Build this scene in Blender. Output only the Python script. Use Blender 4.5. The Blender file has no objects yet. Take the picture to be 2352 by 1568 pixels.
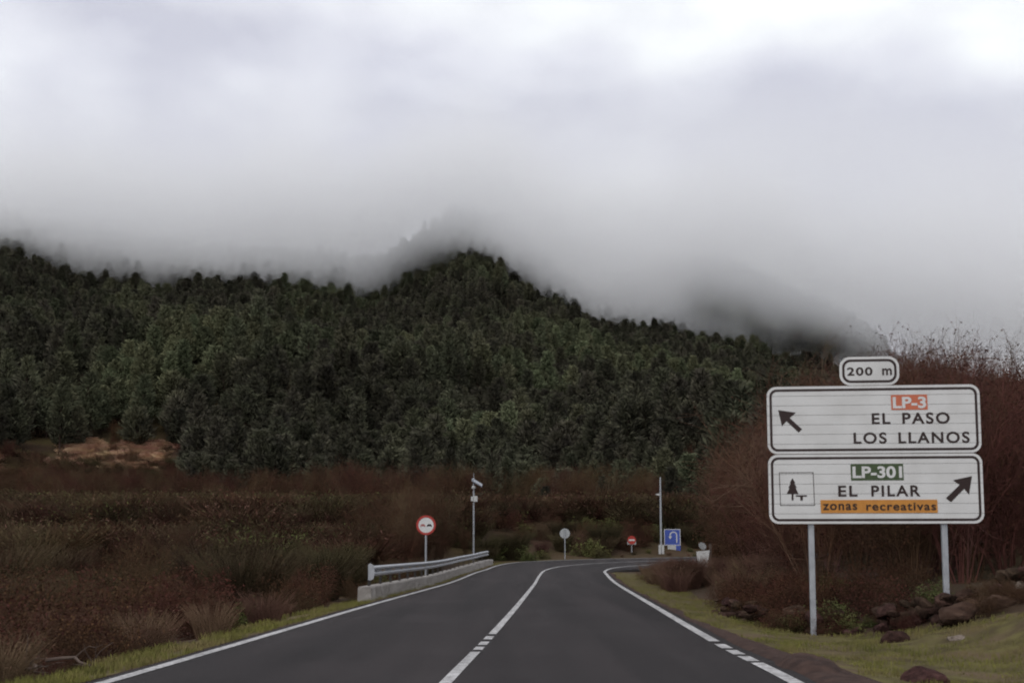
import bpy, bmesh, math, random
import numpy as np
from mathutils import Vector, Matrix

SC = bpy.context.scene
COL = SC.collection
R = math.radians
rng = np.random.default_rng(7)
random.seed(7)

# ------------------------------------------------------------------ camera
CAM_H = 1.34
PITCH = 5.5
cd = bpy.data.cameras.new('camera')
cam = bpy.data.objects.new('camera', cd)
COL.objects.link(cam)
cd.sensor_width = 36.0
cd.lens = 40.0
cd.shift_y = 0.0974
cd.clip_start = 0.1
cd.clip_end = 9000
cam.location = (0, 0, CAM_H)
cam.rotation_euler = (R(90 + PITCH), 0, 0)
SC.camera = cam

# ------------------------------------------------------------------ world (overcast sky)
SUN_EL, SUN_AZ = 52.0, 200.0          # degrees; azimuth clockwise from the view direction (+Y)
wd = bpy.data.worlds.new('World')
SC.world = wd
wd.use_nodes = True
nt = wd.node_tree
nt.nodes.clear()
def wn(t, **k):
    n = nt.nodes.new(t)
    for a, v in k.items():
        setattr(n, a, v)
    return n
wo = wn('ShaderNodeOutputWorld'); bg = wn('ShaderNodeBackground')
sky = wn('ShaderNodeTexSky', sky_type='NISHITA', sun_disc=False)
sky.sun_elevation = R(SUN_EL); sky.sun_rotation = R(SUN_AZ)
tc = wn('ShaderNodeTexCoord')
mp = wn('ShaderNodeMapping'); mp.inputs['Scale'].default_value = (1.0, 1.0, 1.9); mp.inputs['Location'].default_value = (0.35, 0.0, 0.12)
n1 = wn('ShaderNodeTexNoise'); n1.inputs['Scale'].default_value = 3.4; n1.inputs['Detail'].default_value = 4; n1.inputs['Roughness'].default_value = 0.46
cr = wn('ShaderNodeValToRGB')
e = cr.color_ramp.elements
e[0].position = 0.39; e[0].color = (5.6, 5.65, 6.6, 1)
e[1].position = 0.61; e[1].color = (10.5, 10.8, 10.8, 1)
k = e.new(0.5); k.color = (7.9, 8.0, 8.7, 1)
mx = wn('ShaderNodeMix', data_type='RGBA'); mx.inputs[0].default_value = 0.9
L = nt.links.new
L(tc.outputs['Generated'], mp.inputs['Vector']); L(mp.outputs['Vector'], n1.inputs['Vector'])
L(n1.outputs['Fac'], cr.inputs['Fac']); L(sky.outputs['Color'], mx.inputs[6]); L(cr.outputs['Color'], mx.inputs[7])
L(mx.outputs[2], bg.inputs['Color']); bg.inputs['Strength'].default_value = 0.118
L(bg.outputs['Background'], wo.inputs['Surface'])

sd = bpy.data.lights.new('sun', 'SUN'); sd.energy = 0.9; sd.angle = R(50); sd.color = (1.0, 0.96, 0.9)
so = bpy.data.objects.new('sun', sd); COL.objects.link(so)
dvec = Vector((math.sin(R(SUN_AZ)) * math.cos(R(SUN_EL)), math.cos(R(SUN_AZ)) * math.cos(R(SUN_EL)), math.sin(R(SUN_EL))))
so.rotation_euler = dvec.to_track_quat('Z', 'Y').to_euler()

SC.view_settings.view_transform = 'Standard'
SC.view_settings.look = 'None'
SC.view_settings.exposure = 0.0
SC.view_settings.gamma = 1.0
SC.view_settings.use_curve_mapping = False
SC.render.engine = 'CYCLES'
SC.cycles.max_bounces = 12
SC.cycles.diffuse_bounces = 3
SC.cycles.volume_bounces = 10
SC.cycles.transparent_max_bounces = 12
SC.cycles.filter_width = 2.0
SC.cycles.use_denoising = True
SC.cycles.denoising_input_passes = 'RGB'
SC.cycles.sampling_pattern = 'BLUE_NOISE'
SC.cycles.use_adaptive_sampling = False

# ------------------------------------------------------------------ helpers
FPX = 2614.0
def uang(u): return (u - 1176.0) / FPX

def obj(name, me, mat=None, parent=None, loc=None):
    o = bpy.data.objects.new(name, me)
    COL.objects.link(o)
    if mat is not None and me is not None and len(me.materials) == 0:
        me.materials.append(mat)
    if parent is not None:
        o.parent = parent
    if loc is not None:
        o.location = loc
    return o

def empty(name, loc=(0, 0, 0), rz=0.0):
    o = bpy.data.objects.new(name, None); COL.objects.link(o)
    o.location = loc; o.rotation_euler = (0, 0, rz); o.empty_display_size = 0.2
    return o

def tag(o, label=None, cat=None, group=None, kind=None):
    if label: o['label'] = label
    if cat: o['category'] = cat
    if group: o['group'] = group
    if kind: o['kind'] = kind
    return o

def np_mesh(name, V, F, smooth=False):
    """V (n,3), F (m,k) all faces of k corners"""
    V = np.asarray(V, np.float32); F = np.asarray(F, np.int32)
    me = bpy.data.meshes.new(name)
    me.vertices.add(len(V)); me.vertices.foreach_set('co', V.ravel())
    m, k = F.shape
    me.loops.add(m * k); me.loops.foreach_set('vertex_index', F.ravel())
    me.polygons.add(m)
    me.polygons.foreach_set('loop_start', np.arange(0, m * k, k, dtype=np.int32))
    me.polygons.foreach_set('loop_total', np.full(m, k, np.int32))
    if smooth: me.polygons.foreach_set('use_smooth', np.ones(m, bool))
    me.update(calc_edges=True)
    return me

class MB:
    def __init__(s): s.v = []; s.f = []
    def add(s, V, F):
        b = len(s.v); s.v += [tuple(map(float, p)) for p in V]; s.f += [tuple(b + i for i in f) for f in F]
    def box(s, x0, x1, y0, y1, z0, z1):
        s.add([(x0,y0,z0),(x1,y0,z0),(x1,y1,z0),(x0,y1,z0),(x0,y0,z1),(x1,y0,z1),(x1,y1,z1),(x0,y1,z1)],
              [(0,3,2,1),(4,5,6,7),(0,1,5,4),(1,2,6,5),(2,3,7,6),(3,0,4,7)])
    def tube(s, pts, rads, n=12, cap=True):
        pts = [Vector(p) for p in pts]
        rings = []
        for i, p in enumerate(pts):
            d = (pts[min(i + 1, len(pts) - 1)] - pts[max(i - 1, 0)]).normalized()
            a = d.cross(Vector((0, 1, 0)) if abs(d.y) < 0.9 else Vector((1, 0, 0))).normalized(); b = d.cross(a)
            r = rads[i] if isinstance(rads, (list, tuple)) else rads
            rings.append([p + (a * math.cos(2*math.pi*j/n) + b * math.sin(2*math.pi*j/n)) * r for j in range(n)])
        V = [q for g in rings for q in g]; F = []
        for i in range(len(pts) - 1):
            for j in range(n):
                F.append((i*n+j, i*n+(j+1) % n, (i+1)*n+(j+1) % n, (i+1)*n+j))
        if cap:
            F.append(tuple(range(n))[::-1]); F.append(tuple((len(pts)-1)*n + j for j in range(n)))
        s.add(V, F)
    def prism(s, loop, y0, y1):
        """loop of (x,z), extruded from y0 (front) to y1"""
        n = len(loop)
        V = [(x, y0, z) for x, z in loop] + [(x, y1, z) for x, z in loop]
        F = [tuple(range(n)), tuple(range(2*n-1, n-1, -1))]
        F += [((i+1) % n, i, n+i, n+(i+1) % n) for i in range(n)]
        s.add(V, F)
    def ring(s, outer, inner, y0, y1):
        n = len(outer)
        V = [(x,y0,z) for x,z in outer]+[(x,y0,z) for x,z in inner]+[(x,y1,z) for x,z in outer]+[(x,y1,z) for x,z in inner]
        F = []
        for i in range(n):
            j = (i+1) % n
            F += [(i, j, n+j, n+i), (2*n+i, 3*n+i, 3*n+j, 2*n+j), (i, 2*n+i, 2*n+j, j), (n+i, n+j, 3*n+j, 3*n+i)]
        s.add(V, F)
    def mesh(s, name, smooth=False):
        me = bpy.data.meshes.new(name); me.from_pydata(s.v, [], s.f)
        bm = bmesh.new(); bm.from_mesh(me); bmesh.ops.recalc_face_normals(bm, faces=bm.faces); bm.to_mesh(me); bm.free()
        if smooth:
            me.polygons.foreach_set('use_smooth', np.ones(len(me.polygons), bool))
            try: me.set_sharp_from_angle(angle=R(40))
            except Exception: pass
        me.update(); return me
    def build(s, name, mat, parent=None, loc=None, smooth=False):
        return obj(name, s.mesh(name, smooth), mat, parent, loc)

def copy_tree(o, parent=None):
    c = o.copy(); COL.objects.link(c); c.parent = parent
    for ch in list(o.children):
        copy_tree(ch, c)
    return c

def _hash(ix, iy, seed):
    n = (ix.astype(np.int64) * 374761393 + iy.astype(np.int64) * 668265263 + seed * 1442695041) & 0xffffffff
    n = ((n ^ (n >> 13)) * 1274126177) & 0xffffffff
    n = (n ^ (n >> 16)) & 0xffffffff
    return n / 4294967295.0
def vnoise(x, y, seed=0):
    x = np.asarray(x, float); y = np.asarray(y, float)
    ix = np.floor(x); iy = np.floor(y); fx = x - ix; fy = y - iy
    fx = fx*fx*(3-2*fx); fy = fy*fy*(3-2*fy)
    a = _hash(ix, iy, seed); b = _hash(ix+1, iy, seed); c = _hash(ix, iy+1, seed); d = _hash(ix+1, iy+1, seed)
    return (a*(1-fx)+b*fx)*(1-fy) + (c*(1-fx)+d*fx)*fy
def fbm(x, y, seed=0, oct=4):
    s = 0; a = 1.0; t = 0
    for i in range(oct):
        s = s + a * vnoise(np.asarray(x)*2**i, np.asarray(y)*2**i, seed+i*17); t += a; a *= 0.5
    return s / t          # 0..1
def sstep(x, a, b):
    t = np.clip((np.asarray(x, float) - a) / (b - a), 0, 1); return t*t*(3-2*t)

# ------------------------------------------------------------------ materials
def mat(name, base, base2=None, scale=8.0, rough=0.8, spec=0.3, bump=0.0, bscale=60.0, metal=0.0,
        per_object=0.0, detail=4.0, base3=None, scale3=1.0, coord='Object', lo=0.35, hi=0.65):
    m = bpy.data.materials.new(name); m.use_nodes = True
    t = m.node_tree; N = t.nodes; l = t.links.new
    p = N['Principled BSDF']
    p.inputs['Roughness'].default_value = rough; p.inputs['Metallic'].default_value = metal
    p.inputs['Specular IOR Level'].default_value = spec
    c = N.new('ShaderNodeTexCoord')
    geo = N.new('ShaderNodeNewGeometry')
    src = c.outputs['Object'] if coord == 'Object' else geo.outputs['Position']
    out = None
    def ramp(fac, a, b):
        r = N.new('ShaderNodeMapRange'); r.inputs[1].default_value = a; r.inputs[2].default_value = b
        l(fac, r.inputs[0]); return r.outputs[0]
    def mixc(fac, A, B):
        x = N.new('ShaderNodeMix'); x.data_type = 'RGBA'
        if isinstance(fac, float): x.inputs[0].default_value = fac
        else: l(fac, x.inputs[0])
        for i, q in ((6, A), (7, B)):
            if isinstance(q, tuple): x.inputs[i].default_value = (*q, 1)
            else: l(q, x.inputs[i])
        return x.outputs[2]
    col = tuple(base)
    if base2:
        n = N.new('ShaderNodeTexNoise'); n.inputs['Scale'].default_value = scale; n.inputs['Detail'].default_value = detail
        l(src, n.inputs['Vector']); col = mixc(ramp(n.outputs['Fac'], lo, hi), col, tuple(base2))
    if base3:
        n = N.new('ShaderNodeTexNoise'); n.inputs['Scale'].default_value = scale3; n.inputs['Detail'].default_value = 5
        l(src, n.inputs['Vector']); col = mixc(ramp(n.outputs['Fac'], 0.48, 0.66), col, tuple(base3))
    if per_object:
        oi = N.new('ShaderNodeObjectInfo'); h = N.new('ShaderNodeHueSaturation')
        mr = N.new('ShaderNodeMapRange'); mr.inputs[3].default_value = 1 - per_object; mr.inputs[4].default_value = 1 + per_object
        l(oi.outputs['Random'], mr.inputs[0]); l(mr.outputs[0], h.inputs['Value'])
        m2 = N.new('ShaderNodeMath'); m2.operation = 'MULTIPLY'; m2.inputs[1].default_value = 7.31
        l(oi.outputs['Random'], m2.inputs[0]); m3 = N.new('ShaderNodeMath'); m3.operation = 'FRACT'; l(m2.outputs[0], m3.inputs[0])
        mh = N.new('ShaderNodeMapRange'); mh.inputs[3].default_value = 0.5 - 0.035; mh.inputs[4].default_value = 0.5 + 0.02
        l(m3.outputs[0], mh.inputs[0]); l(mh.outputs[0], h.inputs['Hue'])
        if isinstance(col, tuple): h.inputs['Color'].default_value = (*col, 1)
        else: l(col, h.inputs['Color'])
        col = h.outputs['Color']
    if isinstance(col, tuple): p.inputs['Base Color'].default_value = (*col, 1)
    else: l(col, p.inputs['Base Color'])
    if bump:
        n = N.new('ShaderNodeTexNoise'); n.inputs['Scale'].default_value = bscale; n.inputs['Detail'].default_value = 5
        l(src, n.inputs['Vector']); b = N.new('ShaderNodeBump'); b.inputs['Strength'].default_value = bump; b.inputs['Distance'].default_value = 0.03
        l(n.outputs['Fac'], b.inputs['Height']); l(b.outputs['Normal'], p.inputs['Normal'])
    return m

M = {}
M['ground']  = mat('earth', (.07,.042,.028), (.045,.032,.020), .35, .95, .1, .6, 6, coord='pos', base3=(.075,.060,.026), scale3=.08)
M['verge']   = mat('mossy_turf', (.115,.100,.038), (.065,.050,.026), 2.4, .95, .1, .8, 22, coord='pos', base3=(.11,.078,.048), scale3=.9)
M['dirt']    = mat('gravelly_dirt', (.075,.045,.036), (.042,.026,.022), 5, .95, .15, 1.0, 55, coord='pos')
M['asphalt'] = mat('asphalt', (.031,.0245,.0245), (.014,.011,.011), 26, .85, .25, .6, 150, coord='pos', base3=(.028,.0225,.0225), scale3=.3, detail=6, lo=.3, hi=.7)
M['paint']   = mat('road_paint', (.50,.49,.485), (.22,.21,.205), 11, .75, .3, .3, 90, coord='pos', detail=9, lo=.42, hi=.66)
M['white']   = mat('sign_white', (.65,.645,.63), (.53,.52,.50), 1.9, .45, .4, lo=.42, hi=.8, detail=8)
M['black']   = mat('sign_black', (.030,.016,.014), None, rough=.5)
M['red']     = mat('sign_red', (.42,.045,.03), (.33,.03,.025), 4, .45, .4)
M['redsym']  = mat('symbol_red', (.36,.12,.11), None, rough=.5)
M['orange']  = mat('badge_orange', (.56,.15,.075), (.50,.13,.065), 9, .5, .4)
M['green']   = mat('badge_green', (.055,.085,.030), (.045,.07,.028), 9, .5, .4)
M['ochre']   = mat('badge_ochre', (.55,.235,.04), (.48,.20,.035), 6, .5, .4)
M['blue']    = mat('sign_blue', (.055,.095,.38), (.05,.08,.31), 4, .45, .4)
M['steel']   = mat('galvanised_steel', (.40,.41,.43), (.30,.31,.33), 6, .5, .5, metal=.35)
M['alu']     = mat('sign_back_aluminium', (.42,.43,.43), (.34,.35,.35), 5, .5, .5, metal=.4)
M['dark']    = mat('dark_post', (.05,.045,.042), (.035,.032,.03), 6, .7)
M['concrete']= mat('weathered_concrete', (.38,.355,.33), (.20,.18,.165), 3.5, .9, .2, .5, 40, coord='pos', detail=8)
M['solar']   = mat('solar_glass', (.10,.12,.16), (.08,.09,.13), 8, .12, .6)
M['box']     = mat('grey_white_box', (.52,.52,.50), (.42,.42,.41), 5, .6)
M['amber']   = mat('reflector', (.55,.40,.28), None, rough=.35)
M['rock']    = mat('volcanic_rock', (.068,.041,.030), (.030,.019,.015), 4, .97, .05, 1.0, 14, per_object=.3, base3=(.095,.060,.044), scale3=2.0)
M['palerock']= mat('pale_rock', (.26,.21,.17), (.14,.11,.09), 4, .92, .2, .8, 14)
M['bark']    = mat('pine_bark', (.075,.048,.038), (.05,.034,.028), 3, .95, .1)
M['needles'] = mat('pine_needles', (.080,.080,.050), (.050,.047,.035), .35, .9, .1, per_object=.42, coord='pos', base3=(.118,.130,.072), scale3=.020)
M['twig']    = mat('red_brown_twigs', (.125,.064,.040), (.078,.041,.027), .9, .95, .1, per_object=.34, coord='pos', base3=(.155,.10,.072), scale3=.35)
M['deadleaf']= mat('dead_leaves', (.086,.040,.022), (.048,.025,.015), 1.5, .95, .1, per_object=.25, coord='pos')
M['brown']   = mat('brown_scrub', (.080,.042,.023), (.046,.025,.015), .8, .95, .1, per_object=.34, coord='pos', base3=(.112,.084,.046), scale3=.25)
M['broom']   = mat('olive_scrub', (.078,.064,.032), (.055,.040,.022), 1.2, .92, .1, per_object=.3, coord='pos')
M['bramble'] = mat('green_bramble', (.10,.11,.035), (.065,.065,.026), 1.5, .9, .15, per_object=.25, coord='pos')
M['drygrass']= mat('dry_grass', (.17,.108,.070), (.10,.060,.040), 1.2, .95, .1, per_object=.25, coord='pos')
M['ochregr'] = mat('ochre_bracken', (.60,.40,.26), (.44,.28,.18), .3, .95, .1, per_object=.2, coord='pos')
M['grass']   = mat('grass_blades', (.19,.180,.048), (.10,.098,.032), 2.2, .9, .1, coord='pos', base3=(.19,.15,.07), scale3=.8)
M['deadwood']= mat('dead_wood', (.115,.085,.068), (.07,.05,.042), 5, .9, .2)

def streak(m, lo_, hi_, sx_, sy_):
    """wear drawn out along the carriageway"""
    t = m.node_tree; N = t.nodes; l = t.links.new; p = N['Principled BSDF']
    src = p.inputs['Base Color'].links[0].from_socket
    g = N.new('ShaderNodeNewGeometry'); mp_ = N.new('ShaderNodeMapping'); mp_.inputs['Scale'].default_value = (sx_, sy_, 1); mp_.inputs['Rotation'].default_value = (0, 0, R(2.7))
    n = N.new('ShaderNodeTexNoise'); n.inputs['Scale'].default_value = 1; n.inputs['Detail'].default_value = 5
    r = N.new('ShaderNodeMapRange'); r.inputs[1].default_value = .36; r.inputs[2].default_value = .64; r.inputs[3].default_value = lo_; r.inputs[4].default_value = hi_
    x = N.new('ShaderNodeMix'); x.data_type = 'RGBA'; x.blend_type = 'MULTIPLY'; x.inputs[0].default_value = 1
    l(g.outputs['Position'], mp_.inputs['Vector']); l(mp_.outputs['Vector'], n.inputs['Vector']); l(n.outputs['Fac'], r.inputs[0])
    l(src, x.inputs[6]); l(r.outputs[0], x.inputs[7]); l(x.outputs[2], p.inputs['Base Color'])
streak(M['asphalt'], .72, 1.3, 1.0, .05)
streak(M['paint'], .7, 1.05, 3.0, .9)

# ------------------------------------------------------------------ road plan
def catmull(P, step=0.5):
    P = np.array(P, float); out = []
    Q = np.vstack([2*P[0]-P[1], P, 2*P[-1]-P[-2]])
    for i in range(1, len(Q)-2):
        p0, p1, p2, p3 = Q[i-1], Q[i], Q[i+1], Q[i+2]
        n = max(2, int(np.linalg.norm(p2-p1)/step))
        t = np.linspace(0, 1, n, endpoint=False)[:, None]
        # centripetal-ish tangents scaled by spacing
        d1 = np.linalg.norm(p2-p1)
        m1 = (p2-p0)/max(np.linalg.norm(p2-p1)+np.linalg.norm(p1-p0), 1e-6)*d1
        m2 = (p3-p1)/max(np.linalg.norm(p3-p2)+np.linalg.norm(p2-p1), 1e-6)*d1
        out.append((2*t**3-3*t**2+1)*p1+(t**3-2*t**2+t)*m1+(-2*t**3+3*t**2)*p2+(t**3-t**2)*m2)
    out.append(P[-1:])
    return np.vstack(out)
LEFT = catmull([(-8.9,-80),(-6.8,-40),(-4.8,0),(-4.18,11.56),(-3.55,28),(-2.75,45),(-2.04,61),(-1.54,66),(-.75,73),(.7,77.3),(4.5,80.6),(10.3,83.2),(17,86),(30,91),(60,101),(120,120)])
CENT = catmull([(-5.2,-80),(-3.1,-40),(-1.25,0),(-.69,11.56),(-.375,17.5),(.12,28),(.85,45),(1.5,60),(2.05,66.5),(3.3,71.6),(5.8,75.6),(10.3,79.2),(17,82.4),(30,87.4),(60,97.4),(120,116)])
RIGHT= catmull([(-1.6,-80),(.5,-40),(2.3,0),(2.89,11.56),(3.0,16.7),(3.47,28),(4.2,45),(4.95,60),(5.25,64.5),(6.2,69),(8.0,72.2),(11.5,75.3),(17.5,78.6),(30,83.7),(60,93.8),(120,112)])

def zr(y):
    y = np.asarray(y, float)
    q = .000574*np.clip(y-45, 0, 38)**2
    return q + .0436*np.clip(y-83, 0, 170)

def thin(P, tol=.02):
    """Douglas-Peucker, so that distance tests stay cheap"""
    keep = np.zeros(len(P), bool); keep[0] = keep[-1] = True; st = [(0, len(P)-1)]
    while st:
        i, j = st.pop()
        if j-i < 2: continue
        d = P[j]-P[i]; q = P[i+1:j]-P[i]
        e_ = np.abs(d[0]*q[:, 1]-d[1]*q[:, 0])/np.linalg.norm(d); m = int(np.argmax(e_))
        if e_[m] > tol: keep[i+1+m] = True; st += [(i, i+1+m), (i+1+m, j)]
    return P[keep]
_thin = {}
def pdist(x, y, P):
    """signed distance to polyline P; positive on its left side"""
    if id(P) not in _thin: _thin[id(P)] = thin(P)
    P = _thin[id(P)]
    x = np.asarray(x, float).ravel(); y = np.asarray(y, float).ravel(); out = np.empty(len(x))
    a = P[:-1]; d = P[1:]-a; L2 = (d**2).sum(1)
    for k in range(0, len(x), 20000):
        px = x[k:k+20000, None]-a[:, 0]; py = y[k:k+20000, None]-a[:, 1]
        t = np.minimum(np.maximum((px*d[:, 0]+py*d[:, 1])/L2, 0), 1)
        q = (px-t*d[:, 0])**2+(py-t*d[:, 1])**2; i = q.argmin(1); r = np.arange(len(i))
        s = d[i, 0]*py[r, i]-d[i, 1]*px[r, i]
        out[k:k+20000] = np.sqrt(q[r, i])*np.sign(s)
    return out

UT  = [-1500,-600, 0, 400, 840, 950,1050,1150,1250,1400,1550,1750,1900,2100,2352,3200]
AF  = [.17,.225,.262,.252,.250,.272,.302,.286,.250,.212,.200,.184,.160,.115,.105,.085]
UB  = [-500,1300,1450,1550,1620,1700,1850,1950,2020,2080,2150,2352,2700,3400]
AB  = [.15,.20,.236,.250,.252,.244,.216,.198,.177,.152,.140,.130,.11,.08]
def G(x, y, near=True):
    x = np.asarray(x, float); y = np.asarray(y, float); shp = x.shape
    r = np.hypot(x, y); rr = np.maximum(r, 1e-3)
    front = sstep(y/rr, .30, .62)
    u = 1176 + FPX*x/np.maximum(y, .25*rr)
    z = zr(y)
    # far: rise to the foot of the mountain
    z = z + front*6.0*sstep(r, 120, 260)
    A = np.interp(u, UT, AF); B = np.interp(u, UB, AB)
    spur = (fbm(u/170., r/260., 5, 3)-.5)*44*sstep(r, 260, 520) + (fbm(x/60., y/60., 9, 3)-.5)*12*sstep(r, 200, 360)
    t = (r-235)/485.
    tc_ = np.clip(t, 0, 1)
    base = 14.0
    f = (A*720-base)*(.66*tc_+.34*tc_**2) - np.clip(r-720, 0, 400)*.28
    b = (B*1050-base)*np.clip((r-650)/400., 0, 1)**.85 - np.clip(r-1050, 0, 900)*.22
    mt = np.maximum(f, b)
    z = z + front*np.where(r > 225, np.maximum(mt, 0)+spur*np.clip(1.25-tc_, .25, 1), 0)
    # two low spurs in front of the main slope
    for (uc, rc, h, sx, sr) in ((560, 315, 17, 62, 42), (1580, 205, 11, 22, 40), (120, 300, 6, 60, 40)):
        xc = uang(uc)*rc
        z = z + h*np.exp(-((x-xc)/sx)**2-((y-rc)/sr)**2)
    if near:
        m = (r < 190)
        if m.any():
            xm, ym = x[m], y[m]
            dl = np.maximum(pdist(xm, ym, LEFT), 0); dr = np.maximum(-pdist(xm, ym, RIGHT), 0)
            far = sstep(ym, 66, 80)
            onroad = (dl < .12) & (dr < .12)
            dz = np.where(onroad, -.10, 0)
            dzl = -.06-.10*sstep(dl, .3, 1.2)-.32*sstep(dl, 1.2, 3.0) + .5*sstep(dl, 6, 22)
            dzl = dzl*(1-far) + far*(-.05 + .30*np.clip(dl-3.6, 0, 7.0))
            nb = 1-sstep(ym, 52, 66)
            dzr = -.06-.10*sstep(dr, .3, 2.0) + nb*(.30*sstep(dr, 2.6, 4.6)+.55*sstep(dr, 3.6, 6.0)+.8*sstep(dr, 6, 14))
            dz = dz + np.where(dl > .12, dzl, 0)*(1-sstep(r[m], 120, 190)*.0) + np.where(dr > .12, dzr, 0)
            dz = dz + (fbm(xm/2.2, ym/2.2, 3, 3)-.5)*.22*sstep(np.maximum(dl, dr), .8, 3)
            z = z.copy(); z[m] += dz*(1-sstep(r[m], 140, 190))
    return z.reshape(shp)
def g1(x, y): return float(G(np.array([x]), np.array([y]))[0])

# ------------------------------------------------------------------ ground sheet (polar, reaching the horizon)
az = np.concatenate([np.arange(-36, 36, .22), np.arange(36, 324, 4.0)])
rad = np.concatenate([[.6], np.geomspace(1.2, 260, 190), np.arange(266, 1500, 7), np.geomspace(1520, 6000, 14)])
a2, r2 = np.meshgrid(np.radians(az), rad)
X = (np.sin(a2)*r2); Y = (np.cos(a2)*r2)
Z = G(X, Y)
n_a, n_r = len(az), len(rad)
V = np.stack([X.ravel(), Y.ravel(), Z.ravel()], 1)
ii, jj = np.meshgrid(np.arange(n_r-1), np.arange(n_a), indexing='ij')
j2 = (jj+1) % n_a
F = np.stack([ii*n_a+jj, ii*n_a+j2, (ii+1)*n_a+j2, (ii+1)*n_a+jj], -1).reshape(-1, 4)[:, ::-1]
gm = np_mesh('ground', V, F, True)
# centre cap
bm = bmesh.new(); bm.from_mesh(gm); bm.verts.ensure_lookup_table()
bm.faces.new([bm.verts[i] for i in range(n_a)]); bmesh.ops.recalc_face_normals(bm, faces=bm.faces); bm.to_mesh(gm); bm.free()
tag(obj('ground', gm, M['ground']), kind='structure')

# ------------------------------------------------------------------ road + markings
def normals2(P):
    T = np.gradient(P, axis=0); T /= np.linalg.norm(T, axis=1)[:, None]
    return np.stack([-T[:, 1], T[:, 0]], 1)        # left normal
def resample(P, n):
    s = np.concatenate([[0], np.cumsum(np.linalg.norm(np.diff(P, axis=0), axis=1))])
    t = np.linspace(0, s[-1], n); return np.stack([np.interp(t, s, P[:, 0]), np.interp(t, s, P[:, 1])], 1)
def strip(name, A, B, dz, m, parent=None, nw=1, thick=0.0, zf=zr, kind=None):
    n = len(A); rows = []
    for k in range(nw+1):
        q = A*(1-k/nw)+B*k/nw; rows.append(np.column_stack([q, zf(q[:, 1]) + dz]))
    V = np.concatenate(rows); F = []
    for k in range(nw):
        for i in range(n-1):
            F.append((k*n+i, (k+1)*n+i, (k+1)*n+i+1, k*n+i+1))
    F = np.array(F)
    if thick:
        b = len(V); lo = V.copy(); lo[:, 2] -= thick; V = np.concatenate([V, lo])
        S = []
        for e0 in (0, nw*n):
            for i in range(n-1): S.append((e0+i, e0+i+1, b+e0+i+1, b+e0+i))
        F = np.concatenate([F, np.array(S)])
    me = np_mesh(name, V, F, True)
    bm = bmesh.new(); bm.from_mesh(me); bmesh.ops.recalc_face_normals(bm, faces=bm.faces)
    if sum(f.normal.z*f.calc_area() for f in bm.faces) < 0: bmesh.ops.reverse_faces(bm, faces=bm.faces)
    bm.to_mesh(me); bm.free()
    return obj(name, me, m, parent)
LN, RN = normals2(LEFT), normals2(RIGHT)
wob = lambda n, s: (fbm(np.arange(n)/7., np.zeros(n), s, 3)-.5)
LE = LEFT + LN*(.22+.12*wob(len(LEFT), 3))[:, None]
# the right edge carries a paved apron inside the bend
apron = np.exp(-((RIGHT[:, 1]-70)/4.2)**2)*2.3*(RIGHT[:, 0] < 30)
RE = RIGHT - RN*(.24+.16*wob(len(RIGHT), 4)+apron)[:, None]
NR = 420
road = strip('road', resample(LE, NR), resample(RE, NR), 0.0, M['asphalt'], nw=6, thick=.12)
tag(road, kind='structure')
def marking(P, i0, i1, w, name):
    Q = P[i0:i1]; Nn = normals2(P)[i0:i1]
    return strip(name, Q+Nn*w/2, Q-Nn*w/2, .006, M['paint'], road)
def fine(P, y0, y1, step=.1):
    s = np.concatenate([[0], np.cumsum(np.linalg.norm(np.diff(P, axis=0), axis=1))])
    k = np.arange(0, s[-1], step); Q = np.stack([np.interp(k, s, P[:, 0]), np.interp(k, s, P[:, 1])], 1)
    ia = int(np.argmax(Q[:, 1] >= y0)); ib = int(np.argmax(Q[:, 1] >= y1)) if Q[-1, 1] > y1 else len(Q)
    return Q[ia:ib]
def mk(P, y0, y1, w, name, step=.25):
    Q = fine(P, y0, y1, .05 if y1-y0 < 3 else step)
    return marking(Q, 0, len(Q), w, name)
mk(LEFT, -60, 119, .15, 'edge_line')
# depth from the picture row on the flat stretch
def dv(v): return CAM_H*FPX/(v-1265.0)
SV = 2352/2560.
cgap = [1707, 1624.5, 1621.5, 1610.5, 1607, 1596.5, 1594, 1585.5, 1583]   # (centre line) picture rows
mk(CENT, -60, dv(1624*SV), .13, 'centre_line')
for a, b in ((1620.5, 1612), (1608.5, 1599.5), (1594.5, 1586.5)):
    mk(CENT, dv(a*SV), dv(b*SV), .13, 'centre_dash')
mk(CENT, dv(1583*SV), 115, .13, 'centre_line')
mk(RIGHT, -60, dv(1651*SV), .16, 'edge_line')
for a, b in ((1648, 1635.5), (1632, 1620), (1616.5, 1605.5)):
    mk(RIGHT, dv(a*SV), dv(b*SV), .16, 'edge_dash')
mk(RIGHT, dv(1602*SV), 111, .16, 'edge_line')
# short white bar painted on the apron
q = MB(); q.add([(7.35,64.9,float(zr(64.9))+.008),(8.9,65.4,float(zr(65.4))+.008),(8.9,65.9,float(zr(65.9))+.008),(7.35,65.4,float(zr(65.4))+.008)], [(0,1,2,3)])
#q.build('apron_mark', M['paint'], road)

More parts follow.
